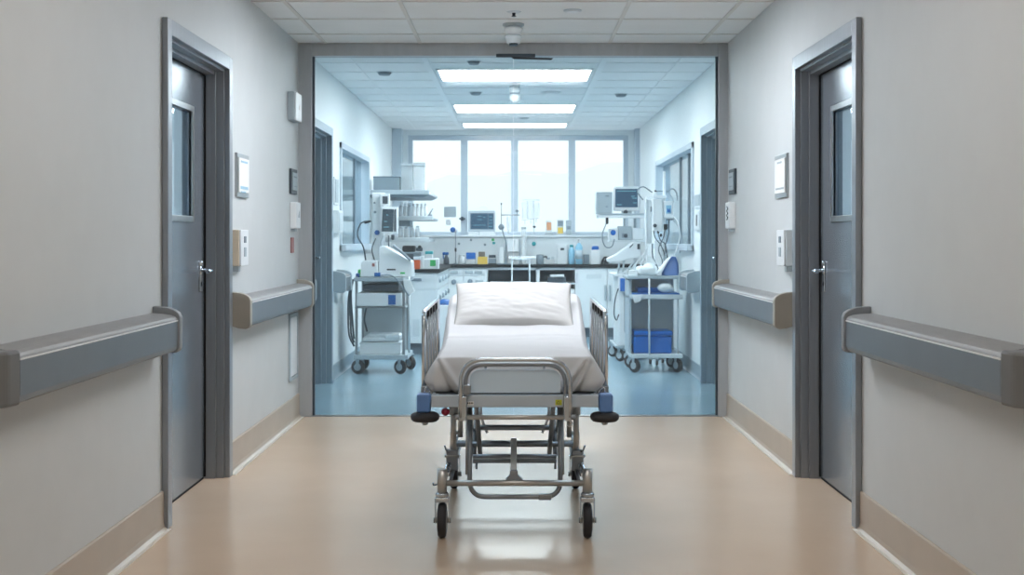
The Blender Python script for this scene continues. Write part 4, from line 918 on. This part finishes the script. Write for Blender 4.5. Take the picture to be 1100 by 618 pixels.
MB().box(X(389, Y0), X(428, Y0), Y0+.03, Y1-.08, Z(313.5, Y0), Z(306, Y0), .01).build('inner_tray', 'dgrey', r)
MB().box(xa+.02, xb_-.03, Y1-.02, Y1-.01, .18, .9).build('back_panel', 'white2', r)
MB().tube([(xb_+.02, Y0+.01, .2), (xb_+.02, Y0+.01, .90)], .012, 10).build('side_pole', 'white2', r)
for (x, y) in ((xa+.03, Y0+.04), (xb_-.06, Y0+.04), (xa+.03, Y1-.05), (xb_+.00, Y1-.1)): small_castor(r, x, y)
zb_ = Z(381.4, Y0)
boxy('storage_box', 386.5, 430, 368.5, Y0+.03, zb_+.001, .4, 'white', 'white lidded box on the bottom shelf of the left cart', 'box', 'white2', .12)
q = MB(); q.box(X(388, Y0), X(428, Y0), Y0+.06, Y0+.40, Z(368, Y0), Z(363.5, Y0), .015, 3); q.box(X(393, Y0), X(415, Y0), Y0+.08, Y0+.36, Z(364, Y0), Z(360, Y0), .012, 3); q.box(X(412, Y0), X(429, Y0), Y0+.05, Y0+.30, Z(365, Y0), Z(359.5, Y0), .02, 3)
solo(q, 'folded_linen', 'tape', 'folded white linen on the box in the left cart', 'linen')
q = MB()
for k_ in range(3): q.tube(spline([(xa-.01, Y0-.02-.012*k_, Z(300, Y0)), (xa-.05+.01*k_, Y0-.03, Z(318, Y0)), (xa-.055+.022*k_, Y0-.03, Z(340+k_*6, Y0)), (xa-.045+.02*k_, Y0-.03, Z(360, Y0)), (xa+.0, Y0-.03, Z(372-k_*4, Y0))], 8), .009, 8)
solo(q, 'hanging_hose', 'dgrey', 'dark hoses hanging on the left side of the left cart', 'hose')
q = MB().tube(spline([(X(393.5, Y0+.2), Y0+.2, Z(331, Y0)), (X(391.5, Y0+.2), Y0+.2, Z(345, Y0)), (X(394.5, Y0+.2), Y0+.2, Z(358, Y0))], 6), .008, 8)
q.build('inner_cable', 'dgrey', r)
zt_ = Z(298.5, Y0)+.001
# ultrasound-like sloped white device
r = thing('sloped_device', 'white wedge-shaped device on top of the left cart', 'device', (X(428, Y0), Y0+.1, zt_))
def slope(pts, Y, d_, m, nm, par, bev=.006): return MB().prism([(X(a, Y), Z(b_, Y)) for a, b_ in pts], Y, Y+d_, 'Y', bev=bev).build(nm, m, par)
slope([(407, 297.5), (407, 266), (412, 264), (442, 281), (443, 297.5)], Y0+.05, .30, 'white', 'housing', r)
slope([(412, 272), (411, 269), (420, 279)], Y0+.045, .01, 'paper', 'ridge', r, .001)
bx('slot', 'black', r, 415.5, 425, 289, 290.5, Y0+.04, .012, .002)
bx('print_patch', 'green', r, 430, 435, 292.5, 294.5, Y0+.046, .006, .001)
MB().tube(spline([(X(422, Y0), Y0+.02, Z(264, Y0)), (X(430, Y0), Y0+.03, Z(270, Y0)), (X(441, Y0), Y0+.04, Z(280, Y0))], 6), .012, 8).build('hose', 'mgrey', r)
r = thing('white_box_unit', 'white boxy unit with small red mark on the left end of the left cart', 'device', (X(397, Y0), Y0+.05, zt_))
slope([(387, 297.5), (388, 282), (391, 280), (405, 280), (406.3, 297.5)], Y0+.0, .2, 'white', 'housing', r)
bx('red_mark', 'rosetag', r, 399.5, 402.5, 283, 286.5, Y0-.003, .004, .001)
r = thing('probe', 'dark blue plug with cable lying on the left cart', 'probe', (X(404, Y0), Y0, zt_))
bx('plug', 'blue2', r, 402, 408.5, 293, 297.2, Y0-.007, .03, .006); MB().tube(spline([(X(408, Y0), Y0+.0, Z(296, Y0)), (X(418, Y0), Y0-.02, Z(295.5, Y0)), (X(425, Y0), Y0-.02, Z(299, Y0)), (X(432, Y0), Y0-.02, Z(308, Y0)), (X(440, Y0), Y0-.02, Z(318, Y0))], 6), .006, 8).build('cable', 'mgrey', r)
r = thing('knob_bottles', 'dark blue capped fittings at the left rear corner of the left cart', 'fitting', (X(384, Y0), Y0+.05, zt_))
MB().lathe((X(383.5, Y0), Y0+.05, zt_), [(.018, 0), (.018, .03), (.012, .04)], seg=14).build('cap', 'blue2', r); MB().lathe((X(386.2, Y0+.2), Y0+.2, zt_), [(.015, 0), (.015, .06), (.01, .07)], seg=14).build('cap', 'green', r)
# column with monitor on the left cart
r = thing('monitor_column', 'white equipment column with tilted dark monitor above the left cart', 'monitor stand', (X(406, 12.3), 12.3, zt_)); Ym = 12.32
q = MB().box(X(399.5, Ym), X(413, Ym), Ym, Ym+.08, zt_, Z(207, Ym), .01); q.build('column', 'white', r)
def tilt(pts, Y, d_, m, nm, par): return MB().prism([(X(a, Y), Z(b_, Y)) for a, b_ in pts], Y, Y+d_, 'Y', bev=.003).build(nm, m, par)
sc = tilt([(408.5, 251), (409.5, 222), (427, 222.5), (427, 251.5)], Ym-.10, .09, 'white', 'monitor_housing', r)
tilt([(409.8, 248.8), (411, 224.6), (423, 224.8), (422.4, 249)], Ym-.106, .007, 'screend', 'screen', sc)
tilt([(423.3, 249), (423.6, 225), (425.6, 225), (425.6, 249)], Ym-.106, .006, 'dgrey', 'key_strip', sc)
q = MB()
for a, b_, t in ((412.5, 416, 238), (415, 417, 231), (412, 418, 244)): q.box(X(a, Ym-.11), X(b_, Ym-.11), Ym-.109, Ym-.106, Z(t+.4, Ym-.11), Z(t-.4, Ym-.11))
q.build('screen_trace', 'trace', sc)
md = bx('module', 'white', r, 408, 418.5, 208.5, 221, Ym-.06, .06, .006); MB().box(X(410.8, Ym-.07), X(416.5, Ym-.07), Ym-.064, Ym-.06, Z(219, Ym-.07), Z(211, Ym-.07)).build('module_screen', 'dgrey', md)
MB().lathe((X(405.2, Ym), Ym, Z(250, Ym)), [(.024, 0), (.024, -.015), (.018, -.03)], 'Y').build('blue_knob', 'blue2', r)
MB().lathe((X(403, Ym), Ym, Z(228, Ym)), [(.012, 0), (.012, -.02)], 'Y').lathe((X(402.5, Ym), Ym, Z(218, Ym)), [(.009, 0), (.009, -.015)], 'Y').build('port', 'mgrey', r)
MB().lathe((X(422, Ym-.06), Ym-.06, Z(258, Ym-.06)), [(.008, 0), (.016, .01), (.016, .05)]).build('sensor_socket', 'dgrey', r)
MB().tube([(X(417.5, Ym-.03), Ym-.03, Z(253, Ym)), (X(417.5, Ym-.03), Ym-.03, Z(270, Ym))], .006, 8).build('rod', 'mgrey', r)
q = MB().tube(spline([(X(394.5, 12.3), 12.3, zt_), (X(391, 12.3), 12.3, Z(268, 12.3)), (X(385, 12.3), 12.3, Z(256, 12.3)), (X(384.3, 12.3), 12.3, Z(248, 12.3)), (X(388, 12.3), 12.3, Z(240, 12.3)), (X(394, 12.3), 12.3, Z(237.8, 12.3))], 8), .007, 8)
r = thing('gooseneck_lamp', 'black gooseneck examination lamp curving up from the left cart', 'lamp', (X(394.5, 12.3), 12.3, zt_)); q.build('gooseneck', 'dgrey', r)
MB().tube([(X(391.5, 12.3), 12.3, Z(239, 12.3)), (X(398.5, 12.3), 12.3, Z(237.6, 12.3))], [.016, .010], 10).build('lamp_head', 'black', r)
MB().lathe((X(394.5, 12.3), 12.3, zt_), [(.03, 0), (.03, .012), (.01, .02)]).build('base', 'dgrey', r)
r = thing('supply_pouch', 'clear plastic pouch hanging off the right edge of the left cart', 'pouch', (X(440, 11.9), 11.9, Z(318, 11.9)))
q = MB().prism([(X(433, 11.9), Z(300, 11.9)), (X(441, 11.9), Z(301, 11.9)), (X(445.5, 11.9), Z(313, 11.9)), (X(440, 11.9), Z(318, 11.9)), (X(434, 11.9), Z(310, 11.9))], 11.885, 11.925, bev=.008); q.build('pouch', 'clear', r)
for k_, c_ in enumerate([[(412, 253), (409, 262), (413, 274), (418, 290)], [(404, 256), (400, 268), (403, 281)], [(424, 262), (430, 276), (436, 284)]]):
    MB().tube(spline([(X(a, 12.2), 12.20 - .03*k_, Z(b_, 12.2)) for a, b_ in c_], 7), .006, 8).build('cable', ['lgrey', 'dgrey', 'white2'][k_], bpy.data.objects['monitor_column' if k_ < 2 else 'sloped_device'])
# right cart
Y0, Y1 = 12.10, 12.62; xa, xb_ = X(679, Y0), X(732, Y0)
r = thing('medical_cart', 'pale wheeled cart with blue tray and blue box at the right wall', 'cart', ((xa+xb_)/2, (Y0+Y1)/2, 0))
for (x, y) in ((X(697.5, Y0), Y0-.002), (xb_-.03, Y0+.03), (xa+.005, Y1-.02), (xb_-.02, Y1-.02)): MB().tube([(x, y, .15), (x, y, .88)], .009, 10).build('post', 'white2', r)
MB().box(xa-.01, xb_+.01, Y0-.01, Y1+.01, Z(385, Y0), Z(380.5, Y0), .006).build('bottom_shelf', 'white2', r)
MB().box(X(674, Y0), xb_, Y0, Y1, Z(300, Y0), Z(296.5, Y0), .006).build('top_shelf', 'lgrey', r)
tr = MB().box(X(676, Y0), xb_+.01, Y0-.012, Y1-.02, Z(321.5, Y0), Z(319, Y0), .004); tr.box(X(676, Y0), xb_+.01, Y0-.012, Y0-.004, Z(319, Y0), Z(316.5, Y0)); tr.build('middle_tray', 'white2', r)
MB().box(X(679, Y0), X(730, Y0), Y0+.0, Y1-.05, Z(318.8, Y0), Z(314.8, Y0), .004).build('tray_liner', 'blue2', r)
MB().box(xa+.0, xb_-.02, Y1-.012, Y1-.004, .18, .86).build('back_panel', 'white2', r)
MB().box(X(676, Y0), X(679, Y0), Y0+.05, Y1-.03, .18, .86, .004).build('side_panel', 'lgrey', r)
for (x, y) in ((xa+.03, Y0+.03), (xb_-.03, Y0+.05), (xa+.03, Y1-.06), (xb_-.03, Y1-.06)): small_castor(r, x, y)
zb_ = Z(380.4, Y0)
r = thing('cool_box', 'bright blue lidded box on the bottom shelf of the right cart', 'box', (X(701, Y0), Y0+.15, zb_))
bx('body', 'blue', r, 680.5, 722, 361, 380.1, Y0+.04, .32, .02); bx('lid', 'blue', r, 681, 723, 355.8, 361, Y0+.035, .33, .015)
MB().tube(fillet([(X(680.5, Y0)-.0, Y0+.10, Z(363, Y0)), (X(679.3, Y0), Y0+.04, Z(369, Y0)), (X(680.5, Y0), Y0+.09, Z(371, Y0))], .01), .005, 6).build('handle', 'blue2', r)
zc = Z(314.7, Y0)
boxy('blue_drape', 685, 712, 309.2, Y0+.06, zc, .28, 'blue', 'folded blue drape in the middle tray of the right cart', 'drape')
solo(MB().ball((X(715, Y0), Y0+.04, zc+.047), .047, (1.55, .9, .98)).ball((X(720, Y0), Y0+.05, zc+.035), .036, (1.2, .9, .95)), 'crumpled_towel', 'tape', 'crumpled white towel lying in the blue tray of the right cart', 'towel')
solo(MB().prism([(X(679, Y0-.02), Z(318, Y0)), (X(690, Y0-.02), Z(316, Y0)), (X(688, Y0-.02), Z(324, Y0)), (X(682, Y0-.02), Z(326, Y0))], Y0-.03, Y0-.014, bev=.004), 'hanging_cloth', 'tape', 'corner of white cloth hanging over the front of the right cart tray', 'cloth')
zt2 = Z(296.4, Y0)
r = thing('mask_case', 'white slanted case with translucent blue rounded side on the right cart', 'case', (X(718, Y0), Y0+.1, zt2))
pts = [(711, 296.0), (711.5, 291), (717, 281), (722, 276.5), (725.5, 277), (728, 284), (729, 296.0)]
slope(pts, Y0+.06, .16, 'bluefilm', 'blue_shell', r, .004)
MB().tube([Vector((X(a, Y0+.05), Y0+.052, Z(b_-.3, Y0+.05))) for a, b_ in [(711, 294.5), (711.5, 291), (717, 281), (722, 276.5), (725.5, 277), (728, 284), (728.6, 294.5)]], .007, 8).build('shell_rim', 'blue2', r)
slope([(705, 296.0), (717, 279.5), (721, 276.3), (716, 284), (711, 293), (710.6, 296.0)], Y0+.04, .18, 'white', 'white_slope', r, .004)
r = thing('wrapped_supplies', 'soft white wrapped bundle on top of the right cart', 'bundle', (X(690, Y0), Y0+.2, zt2))
q = MB(); q.box(X(686, Y0), X(704.5, Y0), Y0+.02, Y0+.32, zt2, Z(286.5, Y0), .03, 4); q.ball((X(699, Y0), Y0+.15, Z(288, Y0)), .06, (1, 1.6, .75)); q.build('bundle', 'tape', r)
bx('clear_tub', 'clear', r, 675, 685.5, 290, 296.4, Y0+.02, .2, .008)
# second (tower) cart behind, right
Y2, Y3 = 13.2, 14.0; xa, xb_ = X(661, Y2), X(690, Y2)
r = thing('tower_cart', 'white wheeled equipment tower standing behind the right cart', 'equipment tower', ((xa+xb_)/2, (Y2+Y3)/2, 0))
MB().box(X(664.5, Y2), X(676, Y2), Y2, Y3-.1, .16, .86, .012).build('cabinet_body', 'white', r)
MB().box(xa, xb_+.1, Y2-.01, Y3, .135, .16, .006).build('base', 'lgrey', r)
MB().box(X(660, Y2), X(700, Y2), Y2+.02, Y3-.1, .86, .885, .006).build('worktop', 'white', r)
MB().box(X(670.5, Y2), X(672.5, Y2), Y2-.006, Y2, .3, .8, .002).build('channel', 'mgrey', r)
MB().box(X(666, Y2), X(671, Y2), Y2-.05, Y2-.001, Z(313, Y2), Z(299, Y2), .006).build('blue_pouch', 'blue', r)
MB().tube(spline([(X(664, Y2), Y2-.02, Z(310, Y2)), (X(660.5, Y2), Y2-.02, Z(322, Y2)), (X(659.5, Y2), Y2-.02, Z(337, Y2)), (X(662, Y2), Y2-.02, Z(344, Y2)), (X(664.5, Y2), Y2-.02, Z(338, Y2))], 6), .006, 8).build('cable', 'dgrey', r)
for (x, y) in ((X(663, Y2), Y2+.55), (X(667, Y2), Y2+.05), (X(674.5, Y2), Y2+.0), (xb_, Y2+.65)): small_castor(r, x, y, .12, .145)
cxm = X(684, Y2+.3); Yc = Y2+.3
MB().box(X(681, Yc), X(683.5, Yc), Yc, Yc+.05, .885, Z(235, Yc), .006).box(X(670.5, Yc), X(672, Yc), Yc, Yc+.03, Z(246, Yc), Z(233, Yc), .003).build('column', 'lgrey', r)
sh = MB().box(X(653, Yc), X(699, Yc), Yc-.12, Yc+.2, Z(231.5, Yc), Z(229.5, Yc), .005).build('upper_shelf', 'lgrey', r)
MB().box(X(641, Yc), X(697, Yc), Yc-.15, Yc-.12, Z(234.5, Yc), Z(231.8, Yc), .006).lathe((X(641.5, Yc), Yc-.135, Z(234.8, Yc)), [(.018, 0), (.018, .04)], seg=14).build('front_rail', 'white', sh)
MB().box(X(654, Yc), X(694, Yc), Yc-.05, Yc+.2, Z(260, Yc), Z(258.3, Yc), .004).build('lower_shelf', 'white2', r)
MB().tube(spline([(X(650.5, Yc), Yc-.15, Z(240, Yc)), (X(646.5, Yc), Yc-.15, Z(250, Yc)), (X(646.5, Yc), Yc-.15, Z(259, Yc)), (X(650, Yc), Yc-.15, Z(265.5, Yc)), (X(656, Yc), Yc-.15, Z(265, Yc)), (X(659, Yc), Yc-.15, Z(257, Yc))], 8), .006, 8).build('hose', 'mgrey', r)
MB().box(X(649.5, Yc), X(652.5, Yc), Yc-.16, Yc-.14, Z(241, Yc), Z(234, Yc), .006).build('hose_plug', 'black', r)
zsh = Z(229.4, Yc)
r = thing('patient_monitor', 'white-framed monitor with dark blue screen on the right equipment tower', 'monitor', (X(673, Yc), Yc, zsh)); Yk = Yc-.06
h_ = MB().box(X(659.5, Yk), X(687, Yk), Yk, Yk+.09, Z(226.5, Yk), Z(200.5, Yk), .010).build('housing', 'white', r)
MB().box(X(661, Yk), X(685, Yk), Yk-.004, Yk, Z(222.8, Yk), Z(203, Yk), .002).build('screen', 'screen', h_)
q = MB()
for (a, b_, t) in ((678, 682, 211), (679, 684, 213), (680, 684, 218), (663, 683, 205.5), (662.5, 668, 220)): q.box(X(a, Yk), X(b_, Yk), Yk-.006, Yk-.004, Z(t+.4, Yk), Z(t-.4, Yk))
q.build('screen_trace', 'trace', h_)
MB().box(X(668, Yk), X(679, Yk), Yk+.02, Yk+.08, zsh, Z(226, Yk), .004).build('foot', 'lgrey', r); MB().lathe((X(672, Yk), Yk+.0, Z(228, Yk)), [(.022, 0), (.022, -.02)], 'Y').build('knob', 'dgrey', r)
r = thing('power_unit', 'light grey box beside the monitor on the right equipment tower', 'device', (X(650, Yc), Yc, zsh))
# sits on the cantilevered front rail
b_ = MB().box(X(640.5, Yk), X(657.5, Yk), Yk-.03, Yk+.15, zsh+.0, Z(206.5, Yk), .006).build('housing', 'lgrey', r)
MB().box(X(650, Yk), X(654, Yk), Yk-.034, Yk-.03, Z(211.5, Yk), Z(210, Yk)).box(X(650.5, Yk), X(652.5, Yk), Yk-.034, Yk-.03, Z(223, Yk), Z(221.5, Yk)).build('port', 'mgrey', b_)
MB().box(X(641, Yc), X(657, Yc), Yc-.10, Yc+.15, Z(231.5, Yc), Z(229.5, Yc), .004).build('shelf_extension', 'lgrey', sh)
zl_ = Z(258.2, Yc)
r = thing('infusion_device', 'white device with blue button on the lower shelf of the right tower', 'device', (X(675, Yc), Yc, zl_)); Yk = Yc-.04
bx('left_module', 'white', r, 654.5, 664, 245.5, 258, Yk-.02, .18, .01); bx('middle_module', 'lgrey', r, 664.3, 679, 243, 258, Yk-.01, .18, .008); bx('right_module', 'white', r, 679.3, 692, 245, 257.8, Yk, .18, .008)
MB().lathe((X(658.5, Yk), Yk-.02, Z(250, Yk)), [(.028, 0), (.028, -.008), (.022, -.012)], 'Y').build('blue_button', 'blue', r)
MB().box(X(668, Yk), X(674, Yk), Yk-.014, Yk-.01, Z(255.5, Yk), Z(251, Yk)).build('dial', 'mgrey', r); MB().lathe((X(672, Yk), Yk-.01, Z(253.5, Yk)), [(.02, 0), (.02, -.012)], 'Y').build('dial', 'dgrey', r)
# sloped white lamp-like device above the second cart
zw = .886
r = thing('sloped_lamp', 'white wedge-shaped lamp head resting on the right equipment tower', 'lamp', (X(672, Y2), Y2+.1, zw)); Yk = Y2+.04
slope([(653, 281.5), (652.5, 278), (662, 273.5), (681, 259.5), (688, 262), (688, 276), (670, 280), (664, 282.5)], Yk, .22, 'white', 'head', r, .01)
MB().prism([(X(675.5, Yk), Z(266, Yk)), (X(680, Yk), Z(261.5, Yk)), (X(680, Yk), Z(263, Yk)), (X(677, Yk), Z(266.5, Yk))], Yk-.006, Yk, bev=.001).build('vent', 'dgrey', r)
MB().box(X(684.5, Yk), X(687.5, Yk), Yk-.01, Yk, Z(268, Yk), Z(262, Yk), .004).build('clip', 'dgrey', r)
q = MB()
for (a, b_, c_, d_) in ((666, 280, 664, 294), (671, 280, 669, 294), (684, 278, 671, 293), (686, 279, 676, 293), (690, 274, 689, 294)): q.tube([(X(a, Yk), Yk+.05, Z(b_, Yk)), (X(c_, Yk), Yk+.05, zw)], .010, 8)
q.box(X(664, Yk), X(690, Yk), Yk+.04, Yk+.10, zw, zw+.015, .004); q.build('support_frame', 'white2', r)
# infusion pump pole on the right
Yi = 12.9; xi = X(713.5, Yi)
r = thing('infusion_pole', 'tall white pole with pumps and hanging cables behind the right cart', 'infusion pole', (xi, Yi, 0))
MB().tube([(xi, Yi, .05), (xi, Yi, Z(184, Yi))], .014, 12).build('pole', 'white', r)
q = MB()
for a in range(5): q.tube([(xi, Yi, .09), (xi+.145*math.cos(a*2*PI/5+.3), Yi+.145*math.sin(a*2*PI/5+.3), .05)], .014, 8)
q.build('foot', 'lgrey', r)
for a in range(5): MB().lathe((xi+.14*math.cos(a*2*PI/5+.3), Yi+.14*math.sin(a*2*PI/5+.3), .025), [(.02, -.012), (.025, -.006), (.025, .006), (.02, .012)], 'X', 16).build('castor_wheel', 'rubber', r)
q = bx('pump_body', 'white', r, 700.5, 712, 214, 249, Yi-.12, .11, .014)
MB().lathe((X(703.5, Yi-.12), Yi-.12, Z(242.5, Yi-.12)), [(.018, 0), (.018, -.02)], 'Y').build('knob', 'dgrey', q)
MB().box(X(700, Yi), X(715, Yi), Yi-.10, Yi-.012, Z(213, Yi), Z(210, Yi), .006).build('pump_handle', 'white', q)
q = bx('pump_body', 'white', r, 713.5, 723.5, 216, 235, Yi-.14, .12, .012)
MB().box(X(715.5, Yi-.14), X(721, Yi-.14), Yi-.143, Yi-.14, Z(230, Yi), Z(221, Yi)).build('display', 'pblue', q); MB().prism([(X(716.5, Yi-.14), Z(228, Yi-.14)), (X(717, Yi-.14), Z(223.5, Yi-.14)), (X(718.5, Yi-.14), Z(225.5, Yi-.14)), (X(720, Yi-.14), Z(223.5, Yi-.14)), (X(720, Yi-.14), Z(228, Yi-.14))], Yi-.146, Yi-.1435).build('display_mark', 'blue2', q)
q = bx('pump_body', 'white2', r, 692.5, 700, 215, 262, Yi-.05, .06, .012)
MB().box(X(698, Yi), X(700, Yi), Yi-.06, Yi-.05, Z(228, Yi), Z(222, Yi), .004).build('clip', 'dgrey', q)
MB().tube(spline([(X(694, Yi), Yi-.06, Z(300, Yi)), (X(693.5, Yi), Yi-.06, Z(250, Yi)), (X(693.5, Yi), Yi-.06, Z(216, Yi)), (X(696, Yi), Yi-.06, Z(213, Yi)), (X(700, Yi), Yi-.06, Z(213, Yi))], 8), .010, 8).build('white_hose', 'white', r)
q = MB(); q.tube([(xi, Yi, Z(205.5, Yi)), (X(704.5, Yi), Yi, Z(205.5, Yi))], .006, 8); q.tube(spline([(xi, Yi, Z(204, Yi)), (X(719, Yi), Yi, Z(208, Yi)), (X(724, Yi), Yi, Z(217, Yi))], 6), .004, 8); q.build('hook_arm', 'mgrey', r)
MB().ball((X(704, Yi), Yi, Z(205.5, Yi)), .012).build('hook_tip', 'black', r)
MB().lathe((X(703.8, Yi), Yi, Z(213, Yi)), [(.018, 0), (.018, .05), (.008, .065)], seg=14).build('vial', 'white', r)
MB().box(X(711.5, Yi), X(715.5, Yi), Yi-.16, Yi-.10, Z(247, Yi), Z(241, Yi), .006).build('sensor_box', 'black', r)
MB().box(X(714, Yi), X(722, Yi), Yi-.15, Yi-.14, Z(237, Yi), Z(235.5, Yi), .003).build('bracket', 'dgrey', r)
cab = [[(702, 248), (704, 256), (710, 264), (714, 276), (712, 292)], [(706, 248), (709, 258), (714, 262), (716, 272), (714, 290)], [(714, 247), (712, 256), (707, 268), (711, 280), (710, 290)],
       [(718, 236), (717.5, 252), (714, 266), (717, 278), (716, 288)], [(722, 236), (728, 244), (731, 258), (729.5, 272)], [(700, 262), (700.5, 276), (706, 288), (705, 292)]]
for i, c_ in enumerate(cab):
    MB().tube(spline([(X(a, Yi-.12), Yi-.13-.012*i, Z(b_, Yi-.12)) for a, b_ in c_], 7), .0055, 8).build('cable', 'dgrey' if i != 4 else 'lgrey', r)
MB().lathe((X(709.5, Yi-.15), Yi-.19, Z(254.5, Yi)), [(.01, 0), (.014, .008), (.01, .03)]).lathe((X(706.5, Yi-.15), Yi-.19, Z(251, Yi)), [(.008, 0), (.012, .008), (.008, .02)]).build('connector', 'black', r)
MB().box(X(703, Yi), X(710, Yi), Yi-.10, Yi-.03, Z(286, Yi), Z(258, Yi), .012).build('drip_bag', 'clear', r)
tubes = [[(697, 262), (692, 272), (684, 282), (680, 292)], [(722, 232), (727, 238), (730, 252), (727, 266), (722, 280)], [(704, 284), (698, 276), (690, 280), (686, 292)], [(716, 206), (722, 203), (726, 208), (727, 216)], [(690, 215), (684, 206), (690, 201), (700, 207)]]
for i, c_ in enumerate(tubes):
    MB().tube(spline([(X(a, Yi-.2), Yi-.22-.01*i, Z(b_, Yi-.2)) for a, b_ in c_], 7), .006, 8).build('infusion_tube', 'white' if i < 3 else 'mgrey', bpy.data.objects['infusion_pole'])
# ------------------------------------------------------------------ light and camera
sc_ = bpy.context.scene
w = bpy.data.worlds.new('sky'); sc_.world = w; w.use_nodes = True; nt = w.node_tree; bg = nt.nodes['Background']
tc = nt.nodes.new('ShaderNodeTexCoord'); sx = nt.nodes.new('ShaderNodeSeparateXYZ'); rp = nt.nodes.new('ShaderNodeValToRGB')
nt.links.new(tc.outputs['Generated'], sx.inputs[0]); nt.links.new(sx.outputs[2], rp.inputs[0]); nt.links.new(rp.outputs[0], bg.inputs[0])
rp.color_ramp.elements[0].color = (.97, .985, 1, 1); rp.color_ramp.elements[1].color = (.93, .97, 1, 1)
bg.inputs[1].default_value = 1.5
def area(name, loc, rot, sx_, sy_, power, col):
    l = bpy.data.lights.new(name, 'AREA'); l.shape = 'RECTANGLE'; l.size = sx_; l.size_y = sy_; l.energy = power; l.color = col
    o = bpy.data.objects.new(name, l); COL.objects.link(o); o.location = loc; o.rotation_euler = rot; return o
cam = bpy.data.cameras.new('camera'); co = bpy.data.objects.new('camera', cam); COL.objects.link(co)
co.location = (0, 0, EYE); co.rotation_euler = (PI/2, 0, 0)
cam.sensor_width = 36; cam.lens = 36*F/1100; cam.shift_x = -3/1100; cam.shift_y = -53/1100; cam.clip_end = 500
cam.dof.use_dof = True; cam.dof.focus_distance = 6.0; cam.dof.aperture_fstop = 8.0
sc_.camera = co
sc_.view_settings.view_transform = 'Standard'; sc_.view_settings.look = 'None'; sc_.view_settings.exposure = 0; sc_.view_settings.gamma = 1
